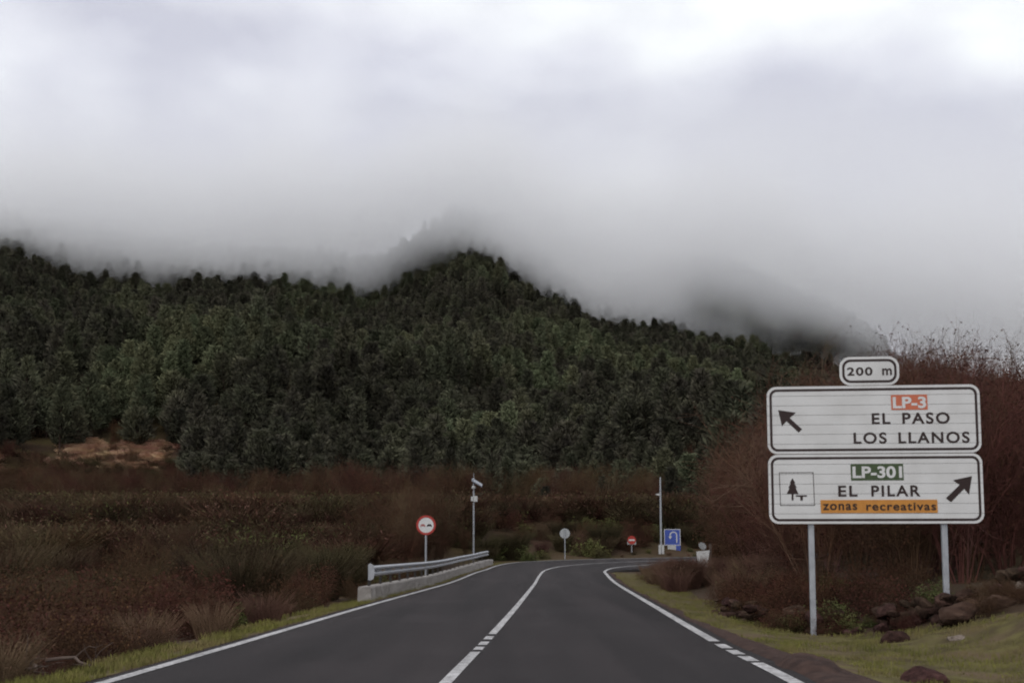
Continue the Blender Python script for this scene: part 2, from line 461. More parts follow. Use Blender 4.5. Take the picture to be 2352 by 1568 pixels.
# ------------------------------------------------------------------ verges, dirt shoulder
def sub(P, y0, y1, n):
    m = (P[:, 1] >= y0) & (P[:, 1] <= y1) & (P[:, 0] < 8); return resample(P[m], n)
def sheet(name, A, B, dz, m, nw):
    n = len(A); rows = []
    for k in range(nw+1):
        q = A*(1-k/nw)+B*k/nw; rows.append(np.column_stack([q, G(q[:, 0], q[:, 1])+dz*(min(1, 4*k/nw, 4*(1-k/nw)+.05) if nw > 4 else 1)]))
    V = np.concatenate(rows); F = np.array([(k*n+i, (k+1)*n+i, (k+1)*n+i+1, k*n+i+1) for k in range(nw) for i in range(n-1)])
    me = np_mesh(name, V, F, True); bm = bmesh.new(); bm.from_mesh(me); bmesh.ops.recalc_face_normals(bm, faces=bm.faces)
    if sum(f.normal.z for f in bm.faces) < 0: bmesh.ops.reverse_faces(bm, faces=bm.faces)
    bm.to_mesh(me); bm.free(); return tag(obj(name, me, m), kind='structure')
VR = sub(RIGHT, -3, 64, 260); VRn = normals2(VR)
wid = np.interp(VR[:, 1], [-3, 8, 12, 16, 17.5, 19.5, 20.6, 22, 35, 50, 64], [9, 9, 8.5, 7.0, 5.2, 3.6, 2.4, 1.7, 1.8, 2.2, 2.4])
VRo = VR - VRn*wid[:, None]
sheet('right_verge', VR - VRn*.14, VRo, .035, M['verge'], 26)
VL = sub(LEFT, -3, 76, 260); VLn = normals2(VL)
sheet('left_verge', VL + VLn*.12, VL + VLn*1.5, .03, M['verge'], 8)
dwid = np.interp(VR[:, 1], [-3, 8, 11, 12.6, 14, 15.5, 18, 22, 28, 40, 64], [.8, .9, .9, 1.1, 1.1, .85, .7, .5, .4, .3, .4]) + .4*wob(len(VR), 8)
DRo = VR - VRn*np.maximum(dwid, .3)[:, None]
sheet('dirt_shoulder', VR - VRn*.16, DRo, .075, M['dirt'], 12)
sheet('dirt_edge', VL + VLn*.14, VL + VLn*(.32+.25*wob(len(VL), 12))[:, None], .06, M['dirt'], 6)

def blades(pts, hmin, hmax, w, seed, lean=.5):
    rg = np.random.default_rng(seed); n = len(pts)
    h = rg.uniform(hmin, hmax, n); a = rg.uniform(0, 2*np.pi, n); l = rg.uniform(.1, lean, n)*h
    ld = rg.uniform(0, 2*np.pi, n); ww = w*rg.uniform(.7, 1.3, n)
    dx, dy = np.cos(a)*ww, np.sin(a)*ww
    p0 = pts - np.stack([dx, dy, np.full(n, .01)], 1); p1 = pts + np.stack([dx, dy, np.full(n, -.01)], 1)
    mid = pts + np.stack([np.cos(ld)*l*.35, np.sin(ld)*l*.35, h*.6], 1)
    m0 = mid-np.stack([dx, dy, 0*dx], 1)*.6; m1 = mid+np.stack([dx, dy, 0*dx], 1)*.6
    p2 = pts + np.stack([np.cos(ld)*l, np.sin(ld)*l, h], 1)
    V = np.stack([p0, p1, m1, m0, p2], 1).reshape(-1, 3)
    b = np.arange(n)[:, None]*5
    F = np.concatenate([b+np.array([[0, 1, 2]]), b+np.array([[0, 2, 3]]), b+np.array([[3, 2, 4]])])
    return V, F
def scatter_between(A, B, n, seed, near_bias=1.0):
    rg = np.random.default_rng(seed)
    wl = np.linalg.norm(A-B, axis=1); dist = np.hypot(A[:, 0], A[:, 1]); pr = wl/np.maximum(dist, 6)**near_bias; pr /= pr.sum()
    i = rg.choice(len(A), n, p=pr); t = rg.uniform(0, 1, n); j = np.clip(i+1, 0, len(A)-1); f = rg.uniform(0, 1, n)[:, None]
    q = (A[i]*(1-f)+A[j]*f)*(1-t)[:, None] + (B[i]*(1-f)+B[j]*f)*t[:, None]
    return q, t
qr, tr = scatter_between(DRo + VRn*.06, VRo - VRn*.3, 190000, 21, 1.2)
keep = (fbm(qr[:, 0]*1.1, qr[:, 1]*1.1, 31, 4) > .43) & (qr[:, 1] > 7.5)
qr = qr[keep]
pr3 = np.column_stack([qr, G(qr[:, 0], qr[:, 1])+.03])
clump = fbm(qr[:, 0]*2.3, qr[:, 1]*2.3, 37, 3)
pr3[:, 2] += 0
pa = blades(pr3, .015, .06, .006, 1)
pa[0][:, 2] += np.repeat(np.clip(clump-.5, 0, 1)*.22, 5)*np.tile([0, 0, .6, .6, 1.], len(qr))
ql, tl = scatter_between(VL + VLn*.2, VL + VLn*1.5, 52000, 22, 1.3)
keep = (fbm(ql[:, 0]*1.3, ql[:, 1]*.7, 33, 4) > .38 + .16*np.abs(tl-.4)) & (ql[:, 1] > 7); ql = ql[keep]
pl3 = np.column_stack([ql, G(ql[:, 0], ql[:, 1])+.02])
pb = blades(pl3, .03, .13, .008, 2)
def stuff(name, V, F, m, label, cat):
    return tag(obj(name, np_mesh(name, V, F), m), label, cat, kind='stuff')
stuff('grass', pa[0], pa[1], M['grass'], 'short yellow green turf on the verge below the large direction sign', 'grass')
stuff('grass', pb[0], pb[1], M['grass'], 'strip of yellow green grass between the asphalt and the brown scrub', 'grass')

# ------------------------------------------------------------------ plants
def prisms(segs):
    """segs: array (n,8) p0,p1,r0,r1 -> 3-sided tubes"""
    S = np.asarray(segs, float); p0, p1 = S[:, :3], S[:, 3:6]; r0, r1 = S[:, 6], S[:, 7]
    d = p1-p0; d /= np.maximum(np.linalg.norm(d, axis=1), 1e-6)[:, None]
    ref = np.where(np.abs(d[:, 2:3]) > .9, np.array([[1., 0, 0]]), np.array([[0, 0, 1.]]))
    a = np.cross(d, ref); a /= np.linalg.norm(a, axis=1)[:, None]; b = np.cross(d, a)
    V = []
    for k in range(3):
        c, s = math.cos(2.094*k), math.sin(2.094*k); o = a*c+b*s
        V += [p0+o*r0[:, None], p1+o*r1[:, None]]
    V = np.stack(V, 1).reshape(-1, 3); bi = np.arange(len(S))[:, None]*6
    F = np.concatenate([bi+np.array([[0, 2, 3, 1]]), bi+np.array([[2, 4, 5, 3]]), bi+np.array([[4, 0, 1, 5]])])
    return V, F
def tris(c, size, rg, up=.0, aspect=.5, dirs=None):
    """random leaf faces (quads folded to a leaf diamond) at points c"""
    n = len(c); d = rg.normal(size=(n, 3)) if dirs is None else dirs + rg.normal(size=(n, 3))*.45
    d[:, 2] += up; d /= np.linalg.norm(d, axis=1)[:, None]
    e = np.cross(d, rg.normal(size=(n, 3))); e /= np.maximum(np.linalg.norm(e, axis=1), 1e-6)[:, None]
    s = (size*rg.uniform(.6, 1.4, n))[:, None]
    V = np.stack([c-d*s*.5, c+e*s*aspect*.5, c+d*s*.5, c-e*s*aspect*.5], 1).reshape(-1, 3)
    return V, (np.arange(n)[:, None]*4+np.array([[0, 1, 2, 3]]))

def branchy(seed, H, Rr, stems, kids, twigs, r0, droop=0.0, wander=.16, twl=.28, up=.8):
    rg = np.random.default_rng(seed); segs = []; tips = []
    def walk(p, d, ln, n, ra, rb, jit, lift):
        pts = [p]; q = p.copy(); dd = d.copy()
        for i in range(n):
            dd = dd + rg.normal(size=3)*jit; dd[2] += lift; dd /= np.linalg.norm(dd)
            q2 = q + dd*ln/n; k0 = ra+(rb-ra)*i/n; k1 = ra+(rb-ra)*(i+1)/n
            if q2[2] < .02: q2[2] = .02
            segs.append((*q, *q2, k0, k1)); q = q2; pts.append(q)
        return pts, dd
    for s in range(stems):
        a = rg.uniform(0, 6.283); t = rg.uniform(.05, 1)**.7
        d = np.array([math.cos(a)*t*Rr/H*1.1, math.sin(a)*t*Rr/H*1.1, 1.0]); d /= np.linalg.norm(d)
        L_ = H*rg.uniform(.72, 1.05)*(1-.18*t)
        p = np.array([math.cos(a)*.16*Rr*t, math.sin(a)*.16*Rr*t, -.05])
        pts, dd = walk(p, d, L_, 5, r0, r0*.35, wander*.55, .02-droop*.1)
        for k in range(kids):
            f = rg.uniform(.12, 1.0)*5; i = min(int(f), 4); b0 = pts[i]+(pts[i+1]-pts[i])*(f-i)
            bd = dd*.6 + rg.normal(size=3)*.55; bd[2] += up*.45; bd /= np.linalg.norm(bd)
            bl = H*rg.uniform(.18, .36)*(1.1-.4*f/5)
            bp, bdd = walk(b0, bd, bl, 3, r0*.42, r0*.2, wander, .03-droop)
            for w in range(twigs):
                g = rg.uniform(.1, 1.0)*3; i2 = min(int(g), 2); c0 = bp[i2]+(bp[i2+1]-bp[i2])*(g-i2)
                td = bdd*.7 + rg.normal(size=3)*.5; td[2] += up*.35; td /= np.linalg.norm(td)
                tp, _ = walk(c0, td, H*twl*rg.uniform(.3, .75), 2, r0*.2, r0*.11, wander*1.1, -droop*.5)
                tips.append(tp[1]); tips.append(tp[2])
    return np.array(segs), np.array(tips)

def proto(name, seed, segs, tips, mstem, leafn, leafs, mleaf, aspect=.5):
    rg = np.random.default_rng(seed+900)
    V, F = prisms(segs); a = np_mesh(name+'_stems', V, F); a.materials.append(mstem)
    b = None
    if leafn:
        c = tips[rg.integers(0, len(tips), leafn)] + rg.normal(size=(leafn, 3))*leafs*.8
        c[:, 2] = np.maximum(c[:, 2], .03)
        V, F = tris(c, leafs, rg, 0.2, aspect); b = np_mesh(name+'_leaves', V, F); b.materials.append(mleaf)
    return (a, b)
def stalks(seed, H, Rr, n, w, spread, mstem):
    rg = np.random.default_rng(seed); a = rg.uniform(0, 6.283, n); t = np.sqrt(rg.uniform(0, 1, n))*Rr*.45
    p = np.stack([np.cos(a)*t, np.sin(a)*t, -.03+0*t], 1); h = H*rg.uniform(.45, 1.05, n)
    out = spread*(t/(Rr*.45)+.15)*h; a2_ = a + rg.normal(size=n)*.6
    m = p + np.stack([np.cos(a2_)*out*.35, np.sin(a2_)*out*.35, h*.6], 1)
    q = p + np.stack([np.cos(a2_)*out, np.sin(a2_)*out, h*(1-.12*rg.uniform(0, 1, n))], 1)
    S = np.concatenate([np.column_stack([p, m, np.full(n, w), np.full(n, w*.8)]), np.column_stack([m, q, np.full(n, w*.8), np.full(n, w*.3)])])
    return S, np.concatenate([m, q])

PR = {}
PR['tall'] = []
for i in range(5):
    s, t = branchy(100+i, 5.0, 1.9, 15, 13, 9, .017, 0, .17, .24, .9)
    PR['tall'].append(proto('tall%d' % i, 100+i, s, t, M['twig'], 2600, .060, M['deadleaf']))
PR['tallbrown'] = []
for a_, b_ in PR['tall']:
    c_ = a_.copy(); c_.materials.clear(); c_.materials.append(M['brown']); PR['tallbrown'].append((c_, b_))
PR['low'] = []
for i in range(4):
    s, t = branchy(200+i, 1.35, 1.15, 17, 9, 6, .008, .06, .3, .42, .3)
    PR['low'].append(proto('low%d' % i, 200+i, s, t, M['brown'], 1500, .055, M['deadleaf']))
PR['broom'] = []
for i in range(3):
    s, t = stalks(300+i, 1.5, 1.1, 800, .010, .55, None)
    PR['broom'].append(proto('broom%d' % i, 300+i, s, t, M['broom'], 1300, .055, M['broom'], .3))
PR['bramble'] = []
for i in range(2):
    s, t = branchy(400+i, .9, 1.1, 16, 8, 5, .007, .12, .35, .45, .1)
    PR['bramble'].append(proto('bramble%d' % i, 400+i, s, t, M['brown'], 1500, .075, M['bramble'], .7))
PR['dry'] = []
for i in range(3):
    s, t = stalks(500+i, .95, .8, 420, .005, .5, None)
    PR['dry'].append(proto('dry%d' % i, 500+i, s, t, M['drygrass'], 260, .05, M['drygrass'], .25))

FARK = []
for i in range(6):
    s, t = stalks(800+i, 1.5, 1.5, 520, .016, .75, None)
    FARK.append(proto('far%d' % i, 800+i, s, t, M['broom'] if i in (2, 5) else M['brown'], 500, .13, (M['brown'], M['broom'], M['broom'], M['drygrass'], M['brown'], M['bramble'])[i], .22))
def plant(name, kind, i, x, y, sc, zs, label, cat, group, sink=.0):
    a, b = PR[kind][i % len(PR[kind])]
    o = empty(name, (x, y, g1(x, y)-sink), random.uniform(0, 6.28)); o.scale = (sc, sc, sc*zs)
    obj('stems', a, None, o)
    if b: obj('leaves', b, None, o)
    return tag(o, label, cat, group)

# thicket behind the large sign, growing out of the right bank
rg = np.random.default_rng(77)
spots = []
def far_enough(x, y, d): return all((x-a)**2+(y-b)**2 > d*d for a, b in spots)
tries = 0
while len(spots) < 140 and tries < 20000:
    tries += 1
    y = rg.uniform(23.5, 63) if len(spots) % 3 else rg.uniform(51, 63); x = rg.uniform(4.5, 30)
    u = 1176+FPX*x/y
    if u > 2560: continue
    dr = -pdist([x], [y], RIGHT)[0]
    if dr < 3.4: continue
    hh = np.interp(u, [1560, 1600, 1650, 1760, 1900, 2100, 2250, 2352, 2560], [1.0, 1.3, 3.6, 5.3, 6.0, 6.6, 5.6, 5.0, 5.2])
    # crown top as seen in the picture, held for the distance of this shrub
    vtop = np.interp(u, [1560, 1610, 1640, 1680, 1720, 1770, 1850, 1950, 2050, 2110, 2180, 2260, 2352, 2560], [1285, 1265, 1215, 1140, 1055, 975, 910, 875, 838, 808, 836, 852, 882, 890])
    vtop += rg.uniform(-12, 55)
    ztop = CAM_H + (1265-vtop)/FPX*y
    h = ztop - g1(x, y)
    if h < .7 or h > 9: continue
    if u - FPX*(.40 if h > 2.4 else .62)*h/y < (1636 if y < 51.5 else 1604): continue
    if not far_enough(x, y, 1.0 if h > 3 else .85): continue
    spots.append((x, y))
    if h > 2.4:
        plant('bare_shrub', 'tall', rg.integers(0, 5), x, y, h/5*1.02 if h > 3.6 else h/4.4, 1.0, *(('leafless reddish brown shrub of the thicket between the white board and the direction sign', 'shrub', 'thicket shrubs between white board and direction sign') if u < 1765 else ('leafless reddish brown shrub of the thicket directly behind the large white direction sign', 'shrub', 'thicket shrubs behind the direction sign') if u < 2255 else ('leafless reddish brown shrub of the thicket beyond the outer edge of the direction sign', 'shrub', 'thicket shrubs beyond the direction sign')))
    else:
        plant('low_shrub', 'low', rg.integers(0, 4), x, y, h/1.35, 1, 'low brown shrub at the edge of the thicket near the white board', 'shrub', 'low shrubs near the white board')
# low dry growth at the foot of the thicket
n = 0; spots2 = []
for _ in range(4000):
    y = rg.uniform(17.5, 57); x = rg.uniform(4, 14)
    dr = -pdist([x], [y], RIGHT)[0]; u = 1176+FPX*x/y
    lim = 1.6 if y > 21 else 4.5
    if dr < lim+.2 or dr > lim+3.2 or u > 2420 or n > 85: continue
    if any((x-a)**2+(y-b)**2 < .55 for a, b in spots2): continue
    if y < 21.0 and u > 1880: continue
    low = 1570 < u < 1650 and y > 28
    if 1570 < u < 1652 and y > 27: continue
    spots2.append((x, y)); n += 1
    if y > 30 and rg.uniform() < .65:
        plant('dry_grass_tuft', 'dry', rg.integers(0, 3), x, y, rg.uniform(.7, 1.15)*(.55 if low else 1), 1, 'tuft of pale dry stalks along the foot of the thicket beside the verge', 'dry grass', 'dry stalks at the foot of the thicket')
    elif rg.uniform() < .8:
        plant('low_shrub', 'low', rg.integers(0, 4), x, y, rg.uniform(.5, .8)*(.6 if low else 1), 1, 'small tangled brown bush at the foot of the thicket beside the verge', 'shrub', 'brown bushes at the foot of the thicket')
    else:
        plant('bramble_bush', 'bramble', rg.integers(0, 2), x, y, rg.uniform(.5, .8), 1, 'small greenish bramble at the foot of the thicket beside the verge', 'shrub', 'brambles at the foot of the thicket')

for i in range(26):
    u = rg.choice([rg.uniform(1540, 1584), rg.uniform(1596, 1640)], p=[.85, .15]); y = rg.uniform(44, 49.5); x = uang(u)*y
    if -pdist([x], [y], RIGHT)[0] < 1.9: continue
    vt = np.interp(u, [1540, 1556, 1590, 1600, 1640], [1290, 1278, 1276, 1312, 1312])+rg.uniform(-2, 14)
    h = CAM_H+(1265-vt)/FPX*y-g1(x, y)
    if h < .25: continue
    kk = 'dry' if i % 3 else 'low'
    plant('dry_grass_tuft' if kk == 'dry' else 'low_shrub', kk, i, x, y, h/(.95 if kk == 'dry' else 1.3), 1, ('tall pale dry tuft' if kk == 'dry' else 'low brown bush')+' in front of the white board near the bend', 'dry grass' if kk == 'dry' else 'shrub', ('dry tufts' if kk == 'dry' else 'brown bushes')+' in front of the white board')
# scrub on the far side of the left verge
spots3 = []; cnt = dict(low=0, broom=0, dry=0, tall=0, bramble=0)
for _ in range(9000):
    y = 8.5 + 62*rg.uniform()**1.25; u = rg.uniform(-120, 1120); x = uang(u)*y
    dl = pdist([x], [y], LEFT)[0]
    if dl < 1.5: continue
    if y > 30 and y < 76 and dl < 2.2: continue
    dmin = .62+.012*y
    if any((x-a)**2+(y-b)**2 < dmin*dmin for a, b in spots3): continue
    if len(spots3) >= 235: break
    spots3.append((x, y))
    nz = float(fbm(x/5., y/9., 55, 3)); w = rg.uniform()
    if dl < 2.6:
        if w < .6: kk, sc = 'dry', rg.uniform(.45, .85)
        elif w < .9: kk, sc = 'low', rg.uniform(.35, .55)
        else: kk, sc = 'bramble' if y > 26 else 'low', rg.uniform(.35, .55)
    elif nz > .60 and y > 24: kk, sc = 'broom', rg.uniform(.6, 1.0)
    elif w < .76: kk, sc = 'low', rg.uniform(.7, 1.25)
    elif w < .82: kk, sc = 'dry', rg.uniform(.7, 1.1)
    else: kk, sc = 'bramble' if y > 26 else 'low', rg.uniform(.7, 1.1)
    cnt[kk] += 1
    nm, lb, ct, gp = {'low': ('low_shrub', 'tangled brown shrub in the scrub beyond the left road edge', 'shrub', 'brown shrubs of the roadside scrub'),
      'broom': ('broom_shrub', 'olive green upright shrub in the scrub beyond the left road edge', 'shrub', 'olive shrubs of the roadside scrub'),
      'dry': ('dry_grass_tuft', 'tuft of pale dry stalks in the scrub beyond the left road edge', 'dry grass', 'dry stalks of the roadside scrub'),
      'bramble': ('bramble_bush', 'sprawling green bramble in the scrub beyond the left road edge', 'shrub', 'brambles of the roadside scrub')}[kk]
    k = 0 if y < 19 else 1 if y < 33 else 2
    plant(nm, kk, rg.integers(0, 5), x, y, sc, 1, lb.replace('beyond the left road edge', ('nearest the bottom left corner', 'beside the left verge before the guard rail', 'level with the guard rail')[k]), ct, gp + (', nearest', ', before the guard rail', ', level with the guard rail')[k], .03)
# scattered taller bushes that stand above the scrub
spots6 = []
for _ in range(3000):
    y = rg.uniform(26, 92); u = rg.uniform(-60, 830); x = uang(u)*y
    dl = pdist([x], [y], LEFT)[0]
    if dl < 4 or len(spots6) >= 46: continue
    if any((x-a)**2+(y-b)**2 < 14 for a, b in spots6): continue
    spots6.append((x, y)); k = len(spots6) % 3
    if k: plant('bare_shrub', 'tallbrown', rg.integers(0, 5), x, y, rg.uniform(.30, .62), 1, 'taller leafless brown bush standing above the scrub left of the road', 'shrub', 'taller bare bushes in the roadside scrub')
    else: plant('broom_shrub', 'broom', rg.integers(0, 3), x, y, rg.uniform(1.2, 1.7), 1, 'tall olive bush standing above the scrub left of the road', 'shrub', 'taller olive bushes in the roadside scrub')
# taller bare shrubs behind the guard rail
spots4 = []
for _ in range(3000):
    y = rg.uniform(62, 100); u = rg.uniform(640, 1085); x = uang(u)*y
    dl = pdist([x], [y], LEFT)[0]
    if dl < 3.2 or len(spots4) >= 34: continue
    if any((x-a)**2+(y-b)**2 < 4.5 for a, b in spots4): continue
    spots4.append((x, y))
    vt = np.interp(u, [640, 800, 900, 960, 1020, 1060, 1085], [1215, 1160, 1100, 1095, 1120, 1165, 1215]) + rg.uniform(-10, 45)
    h = CAM_H+(1265-vt)/FPX*y-g1(x, y)
    plant('bare_shrub', 'tallbrown', rg.integers(0, 5), x, y, max(h, 1.5)/5, 1, 'tall leafless brown shrub behind the guard rail and no overtaking sign', 'shrub', 'bare shrubs behind the guard rail')
# bank across the bend
spots5 = []
for _ in range(4000):
    y = rg.uniform(76, 116); u = rg.uniform(1105, 1700); x = uang(u)*y
    dl = pdist([x], [y], LEFT)[0]
    if dl < 1.3 or len(spots5) >= 190: continue
    tiny = any(abs(u-c) < w_ and y < d_+1 for c, w_, d_ in ((1297, 36, 82), (1450, 36, 86.5), (1517, 30, 88), (1543, 62, 89.5)))
    if any((x-a)**2+(y-b)**2 < 1.15 for a, b in spots5): continue
    spots5.append((x, y)); w = rg.uniform()
    kk = 'bramble' if w < .36 else 'low' if w < .62 else 'broom' if w < .86 else 'dry'
    sc = {'bramble': 1.5, 'low': 1.3, 'broom': 1.2, 'dry': 1.4}[kk]*rg.uniform(.75, 1.3)*(.22 if tiny else .6 if dl < 3 else 1)
    nm, lb, ct = {'bramble': ('bramble_bush', 'green bramble on the bank across the bend', 'shrub'), 'low': ('low_shrub', 'brown shrub on the bank across the bend', 'shrub'),
      'broom': ('broom_shrub', 'olive green shrub on the bank across the bend', 'shrub'), 'dry': ('dry_grass_tuft', 'pale dry tuft on the bank across the bend', 'dry grass')}[kk]
    plant(nm, kk, rg.integers(0, 4), x, y, sc, 1, lb + ' behind the small road signs', ct, {'bramble': 'brambles', 'low': 'brown shrubs', 'broom': 'olive shrubs', 'dry': 'dry tufts'}[kk]+' on the bank across the bend')

# ------------------------------------------------------------------ pines
def pine(seed, H, W, conic):
    rg = np.random.default_rng(seed)
    pts = []; p = np.zeros(3); d = np.array([0, 0, 1.])
    n = 8; lean = rg.normal(size=2)*.02
    for i in range(n+1): pts.append(np.array([lean[0]*i+rg.normal()*.05, lean[1]*i+rg.normal()*.05, -.6+(H*.97+.6)*i/n]))
    segs = []
    for i in range(n): segs.append((*pts[i], *pts[i+1], .24*(1-i/n)+.03, .24*(1-(i+1)/n)+.03))
    C = []; D = []
    z0 = H*rg.uniform(.14, .24); nb = 78
    for k in range(nb):
        f = (k+rg.uniform())/nb; z = z0+(H-z0)*f**.92
        prof = (1-f)**(.5 if conic else .34)*min(1, .55+f*2.8)
        ln = W*.5*prof*rg.uniform(.55, 1.12)+.25; a = k*2.39996+rg.normal()*.4
        i = min(int((z+.6)/(H*.97+.6)*n), n-1); ax = pts[i][:2]
        tip = np.array([ax[0]+math.cos(a)*ln, ax[1]+math.sin(a)*ln, z+ln*rg.uniform(.02, .35)])
        b0 = np.array([ax[0], ax[1], z-.1]); segs.append((*b0, *tip, .05, .015))
        m = int(20+24*prof)
        t = rg.uniform(.45, 1.05, m)[:, None]; c = b0+(tip-b0)*t+rg.normal(size=(m, 3))*np.array([.30, .30, .26])*(.6+.6*prof)
        C.append(c); dd = np.tile((tip-b0)/np.linalg.norm(tip-b0), (m, 1)); dd[:, 2] += .5; D.append(dd)
    C = np.concatenate(C); D = np.concatenate(D)
    V, F = prisms(np.array(segs)); tm = np_mesh('pine_trunk', V, F); tm.materials.append(M['bark'])
    V, F = tris(C, .85, rg, .2, .27, D); cm = np_mesh('pine_crown', V, F); cm.materials.append(M['needles'])
    return tm, cm
PINES = [pine(700+i, h, w, c) for i, (h, w, c) in enumerate([(10.5, 5.6, 1), (11.5, 5.8, 0), (9, 5.8, 0), (10, 6.4, 0), (12.5, 5.6, 1), (9.5, 5.2, 0), (14, 5.2, 1), (8, 5.2, 0)])]

def forest_ok(x, y, r, u):
    """where pines stand: above the foot of the slope, which is nearer on the right"""
    foot = np.interp(u, [-1200, 0, 420, 700, 1000, 1150, 1400, 1550, 1750, 2352, 3200], [262, 250, 238, 195, 150, 126, 116, 114, 122, 135, 150])
    foot = foot + (fbm(x/55., y/55., 71, 3)-.5)*190*sstep(foot, 110, 170) - 30*(fbm(x/4., y/4., 73, 2) > .62)
    foot = np.where((u > 15) & (u < 430), np.maximum(foot, 262), foot)
    clear = (((u-75)/34)**2+((r-258)/17)**2 < 1) | (((u-243)/34)**2+((r-257)/16)**2 < 1) | (((u-352)/52)**2+((r-255)/16)**2 < 1)
    return (r > foot) & (~clear)
P = []
rr_ = np.arange(104, 1100, 3.8)
prg = np.random.default_rng(5)
for r in rr_:
    st = 4.2 if r < 700 else 5.4
    a0, a1 = R(-27), R(27)
    na = int((a1-a0)*r/st)
    a = np.linspace(a0, a1, na)+prg.uniform(-.5, .5, na)*(a1-a0)/na*1.0
    q = r+prg.uniform(-2.0, 2.0, na)
    P.append(np.column_stack([np.sin(a)*q, np.cos(a)*q]))
P = np.concatenate(P)
r_ = np.hypot(P[:, 0], P[:, 1]); u_ = 1176+FPX*P[:, 0]/P[:, 1]
k_ = forest_ok(P[:, 0], P[:, 1], r_, u_) & (prg.uniform(size=len(P)) < np.where(fbm(P[:, 0]/40, P[:, 1]/40, 91, 3) > .62, .55, .93))
P = P[k_]; r_ = r_[k_]; u_ = u_[k_]
PZ = G(P[:, 0], P[:, 1])
# the 300 that show largest: nearest ones inside the frame
inf = (u_ > -30) & (u_ < 1640)
order = np.argsort(np.where(inf, r_, 1e9))[:300]
sel = np.zeros(len(P), bool); sel[order] = True
for i in order:
    tm, cm = PINES[int(prg.integers(0, 8))]
    o = empty('pine_tree', (P[i, 0], P[i, 1], PZ[i]), float(prg.uniform(0, 6.28)))
    s = float(prg.uniform(.55, 1.15))*float(np.interp(r_[i], [105, 140, 200], [.30, .55, 1.0])); o.scale = (s*1.05, s*1.05, s)
    obj('trunk', tm, None, o); obj('crown', cm, None, o)
    k = 0 if u_[i] < 700 else 1 if u_[i] < 1120 else 2 if u_[i] < 1480 else 3
    tag(o, 'dark green pine at the slope foot ' + ('above the ochre clearings', 'behind the no overtaking sign', 'above the bend between the two masts', 'behind the tall mast and thicket')[k], 'pine tree',
        'pines ' + ('above the ochre clearings', 'behind the no overtaking sign', 'between the two masts', 'behind the tall mast')[k])
rest = ~sel

def instancer(name, pts, protos, smin, smax, label, cat, seed=0):
    me = bpy.data.meshes.new(name); me.vertices.add(len(pts)); me.vertices.foreach_set('co', np.asarray(pts, np.float32).ravel()); me.update()
    o = obj(name, me); tag(o, label, cat, kind='stuff')
    gcol = bpy.data.collections.new(name+'_kinds')
    for pi, ms in enumerate(protos):
        # one mesh holding stems and leaves of this plant kind
        bm = bmesh.new(); mats = []
        for m in ms:
            if m is None: continue
            k0 = len(bm.faces); bm.from_mesh(m); bm.faces.ensure_lookup_table()
            for f in bm.faces[k0:]: f.material_index = len(mats)
            mats.append(m.materials[0])
        jm = bpy.data.meshes.new('%s_kind' % name); bm.to_mesh(jm); bm.free()
        for q in mats: jm.materials.append(q)
        gcol.objects.link(bpy.data.objects.new('%s_kind' % name, jm))
    ng = bpy.data.node_groups.new(name+'_scatter', 'GeometryNodeTree')
    ng.interface.new_socket('Geometry', in_out='INPUT', socket_type='NodeSocketGeometry')
    ng.interface.new_socket('Geometry', in_out='OUTPUT', socket_type='NodeSocketGeometry')
    N = ng.nodes; l = ng.links.new
    gi = N.new('NodeGroupInput'); go = N.new('NodeGroupOutput')
    ip = N.new('GeometryNodeInstanceOnPoints'); ci = N.new('GeometryNodeCollectionInfo')
    ci.inputs['Collection'].default_value = gcol; ci.inputs['Separate Children'].default_value = True; ci.inputs['Reset Children'].default_value = True
    rv = N.new('FunctionNodeRandomValue'); rv.data_type = 'FLOAT_VECTOR'; rv.inputs[0].default_value = (0, 0, 0); rv.inputs[1].default_value = (.06, .06, 6.283); rv.inputs['Seed'].default_value = seed
    rs = N.new('FunctionNodeRandomValue'); rs.data_type = 'FLOAT'; rs.inputs[2].default_value = smin; rs.inputs[3].default_value = smax; rs.inputs['Seed'].default_value = seed+3
    l(gi.outputs[0], ip.inputs['Points']); l(ci.outputs[0], ip.inputs['Instance']); ip.inputs['Pick Instance'].default_value = True
    l(rv.outputs[0], ip.inputs['Rotation']); l(rs.outputs[1], ip.inputs['Scale']); l(ip.outputs[0], go.inputs[0])
    md = o.modifiers.new('scatter', 'NODES'); md.node_group = ng
    return o
# bare thickets along the lower edge of the wood
n = 2200
a = prg.uniform(R(-27), R(27), n); u = 1176+FPX*np.tan(a)
foot = np.interp(u, [-1200, 0, 420, 700, 1000, 1150, 1400, 1550, 1750, 2352, 3200], [262, 250, 238, 195, 150, 126, 116, 114, 122, 135, 150])
q = foot + prg.normal(-22, 30, n); x = np.sin(a)*q; y = np.cos(a)*q
ok = (q > 108) & (fbm(x/16., y/16., 83, 3) > .42); x, y = x[ok], y[ok]
instancer('edge_thicket', np.column_stack([x, y, G(x, y)-.1]), PR['tallbrown'][:4], .2, 1.25, 'bare brown bushes massed along the lower edge of the pine forest', 'thicket', 21)
instancer('forest', np.column_stack([P[rest], PZ[rest]]), PINES, .58, 1.25, 'dense dark green pine forest covering the mountain up into the cloud', 'forest', 11)

